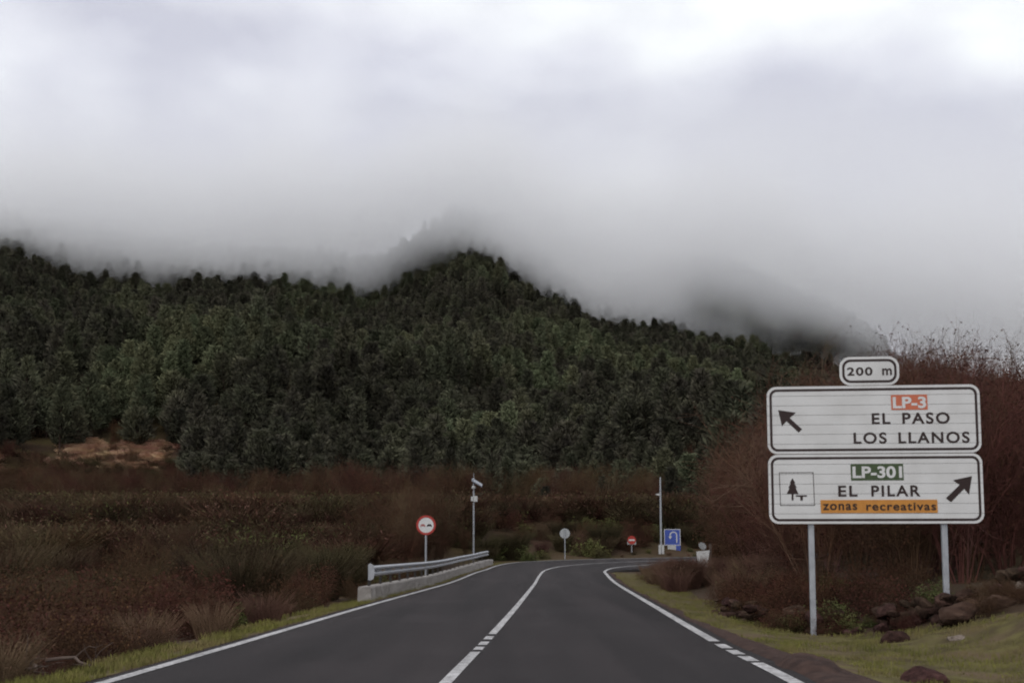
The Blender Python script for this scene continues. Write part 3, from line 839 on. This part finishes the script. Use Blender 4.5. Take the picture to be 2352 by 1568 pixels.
# scrub that reads as one mass between the road and the forest
n = 7500
a = prg.uniform(R(-27), R(27), n); q = 58+205*prg.uniform(size=n)**.8
x = np.sin(a)*q; y = np.cos(a)*q; u = 1176+FPX*x/y
dl = pdist(x, y, LEFT); dr = -pdist(x, y, RIGHT)
foot = np.interp(u, [-1200, 0, 420, 700, 1000, 1150, 1400, 1550, 1750, 2352, 3200], [262, 250, 238, 195, 150, 126, 116, 114, 122, 135, 150])
ok = ((dl > 6) | ((dr > 14) & (q > 75))) & (q < foot+14) & ((dl > 22) | (u < 1075) | ((dl > 5.5) & (q > 93)))
ok &= ~((dr > 0) & (q < 95))
x, y = x[ok], y[ok]
instancer('undergrowth', np.column_stack([x, y, G(x, y)-.05]), FARK, .8, 1.9, 'brown and olive scrub covering the ground between road and forest', 'scrub', 5)
# ochre bracken in the clearings at the foot of the left slope
n = 900
uu = np.concatenate([prg.normal(75, 15, 260), prg.normal(245, 17, 260), prg.normal(350, 26, 380)])
qq = np.concatenate([prg.uniform(250, 270, 260), prg.uniform(252, 272, 260), prg.uniform(248, 268, 380)])
x = uang(uu)*qq; y = np.sqrt(qq**2-x**2)
instancer('dry_bracken', np.column_stack([x, y, G(x, y)-.05]), [(a_, None) for a_, b_ in [proto('och%d' % i, 600+i, *stalks(600+i, 1.1, 1.2, 260, .03, .8, None), M['ochregr'], 0, .1, None) for i in range(2)]], .8, 1.7, 'ochre dry bracken in clearings at the foot of the left slope', 'bracken', 8)

# ------------------------------------------------------------------ cloud bank wrapped round the mountain
UC = [-1600, -300, 0, 180, 330, 500, 700, 830, 930, 1000, 1050, 1110, 1180, 1300, 1400, 1500, 1600, 1700, 1850, 1950, 2050, 2352, 3400]
VC = [650, 640, 628, 645, 650, 628, 632, 640, 562, 520, 508, 522, 592, 672, 716, 698, 650, 660, 700, 722, 760, 820, 890]
YC = 600.0
cx1 = np.arange(-640, 641, 4.0); cz1 = np.arange(40, 520, 3.0)
CX, CZ = np.meshgrid(cx1, cz1)
zb = CAM_H + (1265-np.interp(1176+FPX*CX/YC, UC, VC))/FPX*YC
zb = zb + (fbm(CX/55., CZ/90., 41, 3)-.5)*30 + (fbm(CX/16., CZ/16., 43, 3)-.5)*9
rel = CZ-zb
thk = 172*sstep(rel, -34, 28)**1.25*(.68+.64*fbm(CX/60., CZ/45., 45, 4)) * (1-.62*sstep(rel, 26, 85)) * (1-.85*sstep(CZ, 185, 275)) * (1-sstep(CZ, 330, 500)) * (1-sstep(np.abs(CX), 500, 630))
thk = thk + 30*np.clip(fbm(CX/34., CZ/24., 57, 4)-.46, 0, 1)*2.2*sstep(rel, -95, -20)*(1-sstep(rel, -5, 30))
yf = YC - .45*thk + (fbm(CX/80., CZ/80., 49, 3)-.5)*20
bz = yf; tz = yf + np.maximum(thk, .0)
use = thk > .02
nr_, nc_ = CX.shape
fv = (use[:-1, :-1] & use[1:, :-1] & use[1:, 1:] & use[:-1, 1:])
LEAN = .24        # the bank leans back along the slope it clings to
V = np.concatenate([np.stack([CX, bz, CZ+LEAN*(bz-YC)], -1).reshape(-1, 3), np.stack([CX, tz, CZ+LEAN*(tz-YC)], -1).reshape(-1, 3)])
idx = np.arange(nr_*nc_).reshape(nr_, nc_); o_ = nr_*nc_
A_ = np.stack([idx[:-1, :-1], idx[:-1, 1:], idx[1:, 1:], idx[1:, :-1]], -1)[fv]
# close the rim: edges that belong to one front face only
ed = np.concatenate([A_[:, [0, 1]], A_[:, [1, 2]], A_[:, [2, 3]], A_[:, [3, 0]]])
key = np.sort(ed, 1); kk_ = key[:, 0]*10**7+key[:, 1]; un, inv, ct_ = np.unique(kk_, return_inverse=True, return_counts=True)
rim = ed[ct_[inv] == 1]
F = [A_, A_[:, ::-1]+o_, np.stack([rim[:, 1], rim[:, 0], rim[:, 0]+o_, rim[:, 1]+o_], -1)]
cmesh = np_mesh('low_cloud', V, np.concatenate(F), False)
bm = bmesh.new(); bm.from_mesh(cmesh); bmesh.ops.delete(bm, geom=[v for v in bm.verts if not v.link_faces], context='VERTS'); bm.to_mesh(cmesh); bm.free()
cmat = bpy.data.materials.new('cloud_vapour'); cmat.use_nodes = True
ct = cmat.node_tree; ct.nodes.clear()
co = ct.nodes.new('ShaderNodeOutputMaterial'); cv = ct.nodes.new('ShaderNodeVolumeScatter')
cv.inputs['Color'].default_value = (.986, .994, 1.0, 1); cv.inputs['Density'].default_value = .024; cv.inputs['Anisotropy'].default_value = .4
ct.links.new(cv.outputs[0], co.inputs['Volume'])
tag(obj('low_cloud', cmesh, cmat), 'low grey white cloud hiding the top of the forested mountain', 'cloud', kind='stuff')

# ------------------------------------------------------------------ large direction sign
def rrect(x0, x1, z0, z1, r, n=8):
    out = []
    for cx, cz, a0 in ((x1-r, z1-r, 0), (x0+r, z1-r, 90), (x0+r, z0+r, 180), (x1-r, z0+r, 270)):
        for i in range(n+1):
            a = R(a0+90*i/n); out.append((cx+r*math.cos(a), cz+r*math.sin(a)))
    return out
def clip_band(loop, lo, hi):
    def half(P_, f, c, sgn):
        o = []
        for i in range(len(P_)):
            a, b = P_[i], P_[(i+1) % len(P_)]
            ia = sgn*(a[1]-c) >= 0; ib = sgn*(b[1]-c) >= 0
            if ia: o.append(a)
            if ia != ib:
                t = (c-a[1])/(b[1]-a[1]); o.append((a[0]+t*(b[0]-a[0]), c))
        return o
    return half(half(loop, None, lo, 1), None, hi, -1)
def glyphs(txt, x0, x1, z0, z1, y, name, m, parent, bold=.012, sp=1.12, thick=.002):
    cu = bpy.data.curves.new(name, 'FONT'); cu.body = txt; cu.size = 1; cu.offset = bold; cu.space_character = sp; cu.extrude = 0
    ob = bpy.data.objects.new(name, cu); COL.objects.link(ob)
    me = bpy.data.meshes.new_from_object(ob)
    bpy.data.objects.remove(ob); bpy.data.curves.remove(cu)
    co_ = np.empty(len(me.vertices)*3, np.float32); me.vertices.foreach_get('co', co_); co_ = co_.reshape(-1, 3)
    a, b = co_.min(0), co_.max(0)
    s = np.empty_like(co_)
    s[:, 0] = x0+(co_[:, 0]-a[0])/(b[0]-a[0])*(x1-x0); s[:, 2] = z0+(co_[:, 1]-a[1])/(b[1]-a[1])*(z1-z0); s[:, 1] = y
    me.vertices.foreach_set('co', s.ravel()); me.materials.clear(); me.update()
    me.name = name
    return obj(name, me, m, parent)
def sx(x, y): return (x-145-(y-335)*.018)/1715*3.77-1.885
def sz(y): return (1475-y)/456+1.83
SGX, SGY = 6.545, 20.5
sign = empty('direction_sign', (SGX, SGY, 0), R(-5.5))
tag(sign, 'large white two panel road direction sign on two grey posts beside the verge', 'road sign')
def rloop(pts): return [(sx(a, b), sz(b)) for a, b in pts]
def panel(name, x0, x1, z0, z1, r, ns, y=0.0):
    back = MB(); back.prism(rrect(x0+.01, x1-.01, z0+.01, z1-.01, r), y+.018, y+.030); pn = back.build(name, M['alu'], sign)
    out = rrect(x0, x1, z0, z1, r); h = (z1-z0)/ns
    for i in range(ns):
        a, b = z0+i*h, z0+(i+1)*h
        band = clip_band(out, a+(.0025 if i else 0), b-(.0025 if i < ns-1 else 0)); inner = clip_band(out, a+(.0045 if i else 0), b-(.0045 if i < ns-1 else 0))
        s_ = MB(); s_.prism(inner, y-.003, y+.004); s_.prism(band, y, y+.016); s_.build('slat', M['white'], pn)
    bd = MB(); bd.ring(rrect(x0+.047, x1-.047, z0+.047, z1-.047, max(r-.04, .05)), rrect(x0+.089, x1-.089, z0+.089, z1-.089, max(r-.075, .03)), y-.0075, y-.002)
    bd.build('border', M['black'], pn)
    return pn
pu = panel('upper_panel', -1.885, 1.885, sz(897), sz(335), .17, 7)
pl = panel('lower_panel', -1.885, 1.885, sz(1475), sz(903), .17, 7)
pd = panel('distance_plate', sx(742, 215), sx(1224, 215), sz(331), sz(92), .19, 1)
YF = -.009
def flat(loop, name, m, parent, y=YF):
    b = MB(); b.prism(loop, y, y+.004); return b.build(name, m, parent)
def word(t, x0, x1, yt, yb, name, m, parent, y=YF, **k):
    ym = (yt+yb)/2; return glyphs(t, sx(x0, ym), sx(x1, ym), sz(yb), sz(yt), y, name, m, parent, **k)
def rect(x0, x1, y0, y1): return [(sx(x0, y0), sz(y1)), (sx(x1, y0), sz(y1)), (sx(x1, y1), sz(y0)), (sx(x0, y1), sz(y0))]
# upper panel
word('EL', 998, 1147, 565, 655, 'lettering', M['black'], pu, bold=.022, sp=1.2)
word('PASO', 1243, 1620, 563, 657, 'lettering', M['black'], pu, bold=.022, sp=1.2)
word('LOS', 850, 1115, 724, 817, 'lettering', M['black'], pu, bold=.022, sp=1.2)
word('LLANOS', 1210, 1775, 724, 818, 'lettering', M['black'], pu, bold=.022, sp=1.2)
flat(rect(1155, 1445, 415, 540), 'route_badge', M['orange'], pu)
word('LP-3', 1168, 1434, 431, 528, 'badge_lettering', M['white'], pu, y=YF-.003, bold=.032, sp=1.0)
flat(rloop([(240,530),(383,553),(333,597),(433,692),(405,718),(307,622),(270,665)]), 'arrow', M['black'], pu)
# lower panel
flat(rect(825, 1245, 985, 1120), 'route_badge', M['green'], pl)
word('LP-301', 838, 1234, 1004, 1102, 'badge_lettering', M['white'], pl, y=YF-.003, bold=.032, sp=1.0)
word('EL', 722, 877, 1162, 1252, 'lettering', M['black'], pl, bold=.022, sp=1.2)
word('PILAR', 987, 1378, 1162, 1252, 'lettering', M['black'], pl, bold=.022, sp=1.2)
flat(rect(580, 1512, 1280, 1388), 'zone_badge', M['ochre'], pl)
word('zonas', 597, 873, 1311, 1364, 'badge_lettering', M['black'], pl, y=YF-.003, bold=.022, sp=1.15)
word('recreativas', 945, 1500, 1303, 1368, 'badge_lettering', M['black'], pl, y=YF-.003, bold=.022, sp=1.15)
flat(rloop([(1787,1090),(1762,1240),(1725,1192),(1618,1302),(1580,1268),(1690,1160),(1637,1122)]), 'arrow', M['black'], pl)
b = MB(); o4 = rect(249, 528, 1050, 1324); i4 = rect(253.5, 523.5, 1054.5, 1319.5); b.ring(o4, i4, YF, YF+.004); b.build('symbol_frame', M['black'], pl)
flat(rloop([(353,1098),(376,1138),(367,1140),(388,1176),(378,1179),(402,1228),(361,1228),(361,1281),(346,1281),(346,1228),(306,1228),(330,1179),(320,1176),(340,1140),(331,1138)]), 'tree_symbol', M['black'], pl)
flat(rloop([(380,1239),(470,1239),(470,1250),(436,1250),(436,1282),(416,1282),(416,1250),(380,1250)]), 'table_symbol', M['black'], pl)
# distance plate
word('200', 802, 1008, 180, 249, 'lettering', M['black'], pd, bold=.022, sp=1.15)
word('m', 1086, 1164, 192, 248, 'lettering', M['black'], pd, bold=.022)
# posts
for lx, zb_ in ((-1.135, -.45), (1.205, -.1)):
    b = MB(); b.prism(rrect(lx-.05, lx+.05, 0, .08, .012, 3), 0, 1)
    V = [(x, .045+z, zb_ + (y)*(4.25-zb_)) for x, y, z in b.v]; b.v = V
    b.build('post', M['steel'], sign)
b = MB()
for z in (2.1, 2.8, 3.4, 4.0): b.box(-1.6, 1.6, .031, .05, z-.02, z+.02)
b.box(sx(860, 215)-.03, sx(860, 215)+.03, .032, .06, 3.9, 4.75); b.box(sx(1100, 215)-.03, sx(1100, 215)+.03, .032, .06, 3.9, 4.75)
b.build('bracket', M['alu'], sign)

# ------------------------------------------------------------------ guard rail on its concrete kerb
gy = fine(LEFT, 32.7, 73.2, .5); gn = normals2(gy)
def sweep(prof, off, name, m, parent, P_=gy, Nn=gn, closed=True, smooth=False):
    b = MB(); n = len(P_); k = len(prof); V = []
    for p, q in zip(P_, Nn):
        for d, z in prof:
            c = p+q*(off-d); V.append((c[0], c[1], float(zr(p[1]))+z))
    F = [(i*k+j, i*k+(j+1) % k, (i+1)*k+(j+1) % k, (i+1)*k+j) for i in range(n-1) for j in range(k if closed else k-1)]
    if closed: F += [tuple(range(k)), tuple((n-1)*k+j for j in range(k))[::-1]]
    b.add(V, F); return b.build(name, m, parent, smooth=smooth)
rail = empty('guard_rail', (0, 0, 0)); tag(rail, 'grey steel guard rail with wave beam on a concrete kerb at the left road edge', 'guard rail')
w8 = [(0,.60),(.05,.615),(.085,.645),(.085,.690),(.05,.715),(.012,.735),(.012,.775),(.05,.795),(.085,.820),(.085,.865),(.05,.895),(0,.91)]
prof = w8 + [(d-.012, z) for d, z in w8[::-1]]
sweep(prof, .78, 'beam', M['steel'], rail, smooth=True)
gl = np.concatenate([[0], np.cumsum(np.linalg.norm(np.diff(gy, axis=0), axis=1))])
k = .35
while k < gl[-1]:
    px_, py_ = np.interp(k, gl, gy[:, 0]), np.interp(k, gl, gy[:, 1]); qx, qy = np.interp(k, gl, gn[:, 0]), np.interp(k, gl, gn[:, 1])
    z0 = float(zr(py_)); an = math.atan2(qy, qx)
    b = MB(); b.box(.80, .86, -.06, .06, .30, .90); ps = b.build('post', M['dark'], rail); ps.location = (px_, py_, z0); ps.rotation_euler = (0, 0, an)
    b = MB(); b.box(.72, .80, -.035, .035, .72, .79); ps = b.build('spacer', M['amber'], rail); ps.location = (px_, py_, z0); ps.rotation_euler = (0, 0, an)
    k += 2.0
b = MB(); a_ = gy[0]; q_ = gn[0]
loop = [(0,.52),(.07,.50),(.16,.55),(.19,.75),(.16,.93),(.07,.99),(0,.96)]
b.prism(loop, -.02, .0); tp = b.build('end_plate', M['steel'], rail); tp.location = (*(a_+q_*.80), 0); tp.rotation_euler = (0, 0, math.atan2(-q_[1], -q_[0]))
ky = fine(LEFT, 32.0, 74, .5); kn = normals2(ky)
kerb = empty('concrete_kerb', (0, 0, 0)); tag(kerb, 'low stained concrete kerb under the steel guard rail', 'kerb')
for i in range(0, len(ky)-1, 8):
    s0 = slice(i, min(i+9, len(ky)))
    Q = ky[s0].copy(); Qn = kn[s0]
    if len(Q) < 2: continue
    d_ = (Q[-1]-Q[0])/np.linalg.norm(Q[-1]-Q[0]); Q[0] += d_*.012; Q[-1] -= d_*.012
    hh = random.uniform(-.012, .012)
    sweep([(-.20,-.35),(.20,-.35),(.185,.30+hh),(.165,.335+hh),(-.165,.335+hh),(-.185,.30+hh)], .82, 'block', M['concrete'], kerb, Q, Qn)

# ------------------------------------------------------------------ small road signs
def circ(r, n=40, cx=0, cz=0): return [(cx+r*math.cos(2*math.pi*i/n), cz+r*math.sin(2*math.pi*i/n)) for i in range(n)]
def at(u, v, d): return (uang(u)*d, d, CAM_H+(1265-v)/FPX*d)
def pole_to(root, ztop, r=.04, y=.05, m=None):
    b = MB(); b.tube([(0, y, -.4), (0, y, ztop)], r, 12); return b.build('post', m or M['steel'], root, smooth=True)
# no overtaking
x, y, z = at(979, 1206, 52.5); gz = g1(x, y)
t = empty('no_overtaking_sign', (x, y, gz), R(3)); tag(t, 'round red bordered no overtaking sign with two cars behind the guard rail', 'road sign')
c = z-gz; r0 = .45
b = MB(); b.prism(circ(r0*.93, 40, 0, c), 0, .012); b.build('disc', M['white'], t)
b = MB(); b.ring(circ(r0, 40, 0, c), circ(r0*.775, 40, 0, c), -.006, .004); b.build('red_border', M['red'], t)
def carsym(cx, m):
    w, h = .22*r0*1.1, .27*r0
    L_ = [(-1,-.5),(-1,.1),(-.8,.18),(-.55,.5),(.55,.5),(.8,.18),(1,.1),(1,-.5),(.62,-.5),(.62,-.28),(-.62,-.28),(-.62,-.5)]
    b = MB(); b.prism([(cx+a*w, c-.03*r0+q*h) for a, q in L_], -.005, -.0005); b.build('car_symbol', m, t)
carsym(-.33*r0, M['redsym']); carsym(.335*r0, M['black'])
pole_to(t, c+.35, .045)
# solar powered mast
x, y, z = at(1088, 1100, 72); gz = g1(x, y)
t = empty('solar_mast', (x, y, gz)); tag(t, 'slim grey mast with small solar panel and control box behind the guard rail', 'mast')
zz = lambda v: CAM_H+(1265-v)/FPX*72-gz
b = MB(); b.tube([(0, 0, -.4), (0, 0, zz(1098))], [.065, .045], 12); b.build('pole', M['steel'], t, smooth=True)
b = MB(); b.tube([(0, 0, zz(1098)), (0, 0, zz(1087))], .014, 6); b.build('antenna', M['steel'], t)
b = MB(); b.box(-.36, .36, -.26, .26, -.02, .02); s_ = b.build('solar_panel', M['solar'], t, (.22, -.05, zz(1108.5))); s_.rotation_euler = (R(24), R(30), R(12))
b = MB(); b.box(-.38, .38, -.28, .28, -.035, -.0201); b.build('panel_frame', M['alu'], s_)
b = MB(); b.box(-.02, .14, -.03, .02, -.04, .0); b.build('panel_bracket', M['steel'], t, (0, 0, zz(1109)))
bmx = bmesh.new(); bmesh.ops.create_uvsphere(bmx, u_segments=12, v_segments=8, radius=.13); me = bpy.data.meshes.new('beacon'); bmx.to_mesh(me); bmx.free()
obj('beacon', me, M['box'], t, (.0, -.05, zz(1120)))
b = MB(); b.box(-.17, -.02, -.16, -.05, zz(1151), zz(1141)); b.build('control_box', M['box'], t)
b = MB(); b.box(.0, .24, -.2, -.05, zz(1152.5), zz(1139.5)); b.build('control_box', M['box'], t)
# back of a round sign
x, y, z = at(1297, 1225, 82); gz = g1(x, y)
t = empty('round_sign', (x, y, gz), R(-4)); tag(t, 'plain grey back of a round sign across the bend', 'road sign')
b = MB(); b.prism(circ(.36, 32, 0, z-gz), 0, .015); b.build('disc', M['alu'], t)
pole_to(t, z-gz+.28, .04, -.05)
# no entry
x, y, z = at(1450, 1240, 86.5); gz = g1(x, y)
t = empty('no_entry_sign', (x, y, gz), R(2)); tag(t, 'small red round no entry sign with white bar across the bend', 'road sign')
c = z-gz
b = MB(); b.prism(circ(.32, 32, 0, c), 0, .012); b.build('disc', M['red'], t)
b = MB(); b.box(-.23, .23, -.008, .004, c-.055, c+.055); b.build('white_bar', M['white'], t)
b = MB(); b.box(-.33, .33, .02, .03, c-.34, c-.1); b.build('backing_plate', M['alu'], t)
pole_to(t, c+.2, .04, .07)
# tall camera mast
x, y, z = at(1517, 1096, 88); gz = g1(x, y)
t = empty('camera_mast', (x, y, gz)); tag(t, 'tall thin grey mast with short side arm and pale box near its foot', 'mast')
zz = lambda v: CAM_H+(1265-v)/FPX*88-gz
b = MB(); b.tube([(0, 0, -.4), (0, 0, zz(1150)), (0, 0, zz(1096))], [.085, .07, .05], 12); b.build('pole', M['steel'], t, smooth=True)
b = MB(); b.tube([(0, 0, zz(1135)), (-.2, -.02, zz(1136))], .03, 6); b.build('arm', M['steel'], t)
b = MB(); b.prism([(-.42, zz(1135.5)), (-.18, zz(1133.5)), (-.06, zz(1133.5)), (-.06, zz(1138.5)), (-.2, zz(1138))], -.07, .07); b.build('camera_head', M['box'], t)
for a, q in ((-.21, -.035), (.035, .21)):
    b = MB(); b.box(a, q, -.18, -.08, zz(1274), zz(1251)); b.build('box_half', M['box'], t)
b = MB(); b.box(-.19, .19, -.08, .10, zz(1273), zz(1252)); b.build('cabinet', M['alu'], t)
# blue turn back sign
x, y, z = at(1543, 1215, 89.5); gz = g1(x, y); k = 89.5/FPX
t = empty('turn_back_sign', (x, y, gz), R(-2)); tag(t, 'blue square sign with white hooked turn back arrow beside the tall mast', 'road sign')
zt = z-gz
b = MB(); b.prism([(-18.5*k, zt-37*k), (8*k, zt-37*k), (8*k, zt-49*k), (18.5*k, zt-49*k), (18.5*k, zt), (-18.5*k, zt)], 0, .02); pnl = b.build('board', M['blue'], t)
b = MB(); b.ring([(-18.5*k, zt-37*k), (18.5*k, zt-37*k), (18.5*k, zt), (-18.5*k, zt)], [(-17.2*k, zt-35.7*k), (17.2*k, zt-35.7*k), (17.2*k, zt-1.3*k), (-17.2*k, zt-1.3*k)], -.008, .002); b.build('white_edge', M['white'], pnl)
arc = [(-4.6+0*k, -17.5)] + [(2.6+7.4*math.cos(R(a)), -14+7.4*math.sin(R(a))) for a in range(178, -1, -12)] + [(10.2, -31)]
oL, oR = [], []
for i, (a, q) in enumerate(arc):
    n0 = Vector(arc[max(i-1, 0)]); n1_ = Vector(arc[min(i+1, len(arc)-1)]); d_ = (n1_-n0).normalized(); nn = Vector((-d_.y, d_.x))
    oL.append((a+nn.x*1.15, q+nn.y*1.15)); oR.append((a-nn.x*1.15, q-nn.y*1.15))
b = MB()
for i in range(len(arc)-1):
    b.add([(oL[i][0]*k, -.01, zt+oL[i][1]*k), (oR[i][0]*k, -.01, zt+oR[i][1]*k), (oR[i+1][0]*k, -.01, zt+oR[i+1][1]*k), (oL[i+1][0]*k, -.01, zt+oL[i+1][1]*k)], [(0, 1, 2, 3)])
b.add([((-8.6)*k, -.01, zt-16.5*k), (-4.8*k, -.01, zt-23*k), (-1*k, -.01, zt-16.5*k)], [(0, 1, 2)])
b.build('hooked_arrow', M['white'], pnl)
b = MB(); b.box(-11*k, 8*k, -.03, -.012, zt-49*k, zt-37.6*k); b.build('white_plate', M['box'], t)
pole_to(t, zt-.1, .045, .07)
# white board by the thicket
x, y, z = at(1613, 1264, 50); gz = g1(x, y); k = 50/FPX
t = empty('white_board', (x, y, gz)); tag(t, 'small weathered white board on a wooden post at the thicket edge', 'board')
zt = z-gz
b = MB(); b.prism([(-12*k, zt-36*k), (10*k, zt-37*k), (15*k, zt-2+2+1*k), (-15.5*k, zt-2*k)], -.02, .02); b.build('board', M['white'], t)
b = MB(); b.box(.28, .38, .025, .12, -.4, zt+16*k); b.build('post', M['deadwood'], t)
b = MB(); b.box(-.30, -.22, .025, .09, -.4, zt-.05); b.build('post', M['deadwood'], t)
b = MB(); b.prism([(p*1.0-.02+(q-(zt+.2))*-.25, q) for p, q in circ(.16, 14, 0, zt+.2)], .0, .06); b.build('grey_disc', M['alu'], t)

# ------------------------------------------------------------------ rocks
def rock_mesh(seed, sub=2):
    bmx = bmesh.new(); bmesh.ops.create_icosphere(bmx, subdivisions=sub, radius=1.0); rg_ = np.random.default_rng(seed)
    off = rg_.uniform(0, 50, 3)
    pl_ = [Vector(rg_.normal(size=3)).normalized() for _ in range(7)]; ds = rg_.uniform(.55, .9, 7)
    for v in bmx.verts:
        for p_, d_ in zip(pl_, ds):
            e_ = v.co.dot(p_)-d_
            if e_ > 0: v.co -= p_*e_*.92
        n_ = float(fbm(np.array([v.co.x*2.1+off[0]+v.co.z]), np.array([v.co.y*2.1+off[1]-v.co.z]), seed, 3)[0])-.5
        v.co *= 1+.42*n_
    me = bpy.data.meshes.new('rock'); bmx.to_mesh(me); bmx.free(); return me
RK = [rock_mesh(i, 2) for i in range(7)]
RK3 = [rock_mesh(20+i, 3) for i in range(5)]
for me in RK+RK3: me.materials.append(M['rock'])
wall = empty('tumbled_stone_wall', (0, 0, 0)); tag(wall, 'tumbled wall of dark volcanic stones running behind the sign posts', 'stone wall')
WL = catmull([(5.0,27),(4.95,23.5),(5.3,21.9),(6.2,21.0),(7.0,20.0),(8.0,19.3),(9.5,18.7),(11.2,18.4)], .2)
rg = np.random.default_rng(12)
for i in range(150):
    p = WL[rg.integers(0, len(WL))]; lay = rg.choice([0, 0, 1, 2], p=[.35, .2, .28, .17]); s_ = rg.uniform(.08, .18)*(1.0 if p[1] < 22 else .85)
    x = p[0]+rg.normal()*.22; y = p[1]+rg.normal()*.22
    if x < 4.75: x = 4.75+rg.uniform(0, .2)
    o = obj('stone', RK[i % 7], None, wall, (x, y, g1(x, y)+.02+lay*.15)); o.scale = (s_*rg.uniform(.9, 1.6), s_*rg.uniform(.8, 1.2), s_*rg.uniform(.6, 1.0)); o.rotation_euler = (rg.uniform(-.5, .5), rg.uniform(-.5, .5), rg.uniform(0, 6.28))
def boulder(i, u, v, d, w, hgt, dep, label, m=None, rz=0, name='boulder'):
    x = uang(u)*d; z = g1(x, d)
    me = RK3[i % 5]
    if m: me = me.copy(); me.materials.clear(); me.materials.append(m)
    o = obj(name, me, None, None, (x, d, z+hgt*.12)); o.scale = (w*.68, dep*.68, hgt*.72); o.rotation_euler = (0, 0, rz)
    return tag(o, label, 'rock')
boulder(0, 2200, 1440, 18.6, .62, .34, .5, 'largest brown boulder below the right sign post', rz=.3)
boulder(1, 2045, 1455, 18.2, .36, .26, .35, 'rounded brown boulder at the grass edge between the two sign posts')
boulder(2, 2190, 1476, 17.2, .30, .09, .25, 'flat pale stone in the grass in front of the largest boulder', M['palerock'], .4)
boulder(3, 2285, 1455, 18.6, .40, .24, .35, 'brown boulder by the frame edge beyond the right sign post')
boulder(4, 2108, 1545, 12.9, .42, .24, .36, 'domed brown boulder in the bottom grass', None, .2)
boulder(0, 2330, 1562, 12.2, .10, .07, .10, 'small pale stone at the bottom right corner of the verge', M['palerock'], 1)
boulder(2, 2300, 1552, 12.4, .07, .05, .07, 'tiny pale stone just above the bottom right corner', M['palerock'], 2)
boulder(1, 2340, 1385, 20.0, .22, .13, .2, 'pale stone on top of the tumbled wall at the frame edge', M['palerock'], 2)
boulder(3, 2178, 1383, 20.3, .13, .10, .12, 'small pale stone against the foot of the right sign post', M['palerock'], 1)
# bramble and dry stalks grown through the fallen stones
for i in range(64):
    p = WL[rg.integers(0, len(WL))]; x = p[0]+rg.normal()*.3; y = p[1]-rg.uniform(-.6, 1.3)
    if -pdist([x], [y], RIGHT)[0] < 1.75 or (y > 24 and 1176+FPX*x/y < 1660): continue
    kk = ('low', 'low', 'dry', 'low', 'bramble')[i % 5]
    plant({'low': 'low_shrub', 'dry': 'dry_grass_tuft', 'bramble': 'bramble_bush'}[kk], kk, i, x, y, rg.uniform(.22, .42), 1, {'low': 'small brown bush growing through the tumbled stone wall', 'dry': 'small dry tuft growing through the tumbled stone wall', 'bramble': 'small green bramble growing through the tumbled stone wall'}[kk], 'dry grass' if kk == 'dry' else 'shrub', kk.replace('low', 'brown bushe').replace('dry', 'dry tuft')+'s in the stone wall')
# heap of earth on the dirt shoulder
n = 36; xs = np.linspace(-1, 1, n); XX, YY = np.meshgrid(xs, xs)
cx, cy = 3.47, 13.5
rr2 = np.sqrt(XX**2+(YY)**2)
hz = np.clip(1-rr2, 0, 1)**.7*.17 + (fbm(XX*4+9, YY*4, 61, 4)-.5)*.10*np.clip(1.15-rr2, 0, 1)
wx, wy = cx+XX*.44+YY*.02, cy+YY*1.0
V = np.stack([wx, wy, G(wx, wy)+hz*.8+.10*np.clip(1-rr2, 0, .5)*2-.02-.10*(rr2 > .98)], -1).reshape(-1, 3)
idx2 = np.arange(n*n).reshape(n, n)
F = np.stack([idx2[:-1, :-1], idx2[:-1, 1:], idx2[1:, 1:], idx2[1:, :-1]], -1).reshape(-1, 4)
tag(obj('earth_heap', np_mesh('earth_heap', V, F, True), M['dirt']), 'low heap of dark brown earth between the road line and grass', 'earth heap')

# ------------------------------------------------------------------ dead branches in the scrub
def dead_branch(seed, u, v, d, L_, label, rz, tilt):
    rg_ = np.random.default_rng(seed); x = uang(u)*d
    o = empty('dead_branch', (x, d, g1(x, d)+.12), rz)
    def limb(p, dd, ln, r_, n_=6):
        pts = [p]; 
        for i in range(n_):
            dd = (dd+Vector(rg_.normal(size=3))*.28).normalized(); p = p+dd*ln/n_; p.z = max(p.z, -.05); pts.append(p)
        return pts
    main = limb(Vector((-L_*.4, 0, 0)), Vector((1, 0, tilt)), L_, .03)
    b = MB(); b.tube(main, [.022*(1-i/7)+.005 for i in range(7)], 7); b.build('stem', M['deadwood'], o, smooth=True)
    for j in range(5):
        i = int(rg_.integers(1, 6)); pp = limb(main[i], Vector(rg_.normal(size=3))*.6+Vector((.5, 0, .8)), L_*rg_.uniform(.25, .5), .015, 4)
        b = MB(); b.tube(pp, [.010, .008, .006, .005, .003], 6); b.build('twig', M['deadwood'], o, smooth=True)
    tag(o, label, 'branch')
dead_branch(3, 215, 1460, 15.5, 1.3, 'pale dead branch lying in brown scrub, the largest near the left grass strip', .3, .12)
dead_branch(8, 150, 1500, 14.2, 1.0, 'curved grey dead branch low in the scrub nearest the bottom left corner', -.4, .3)
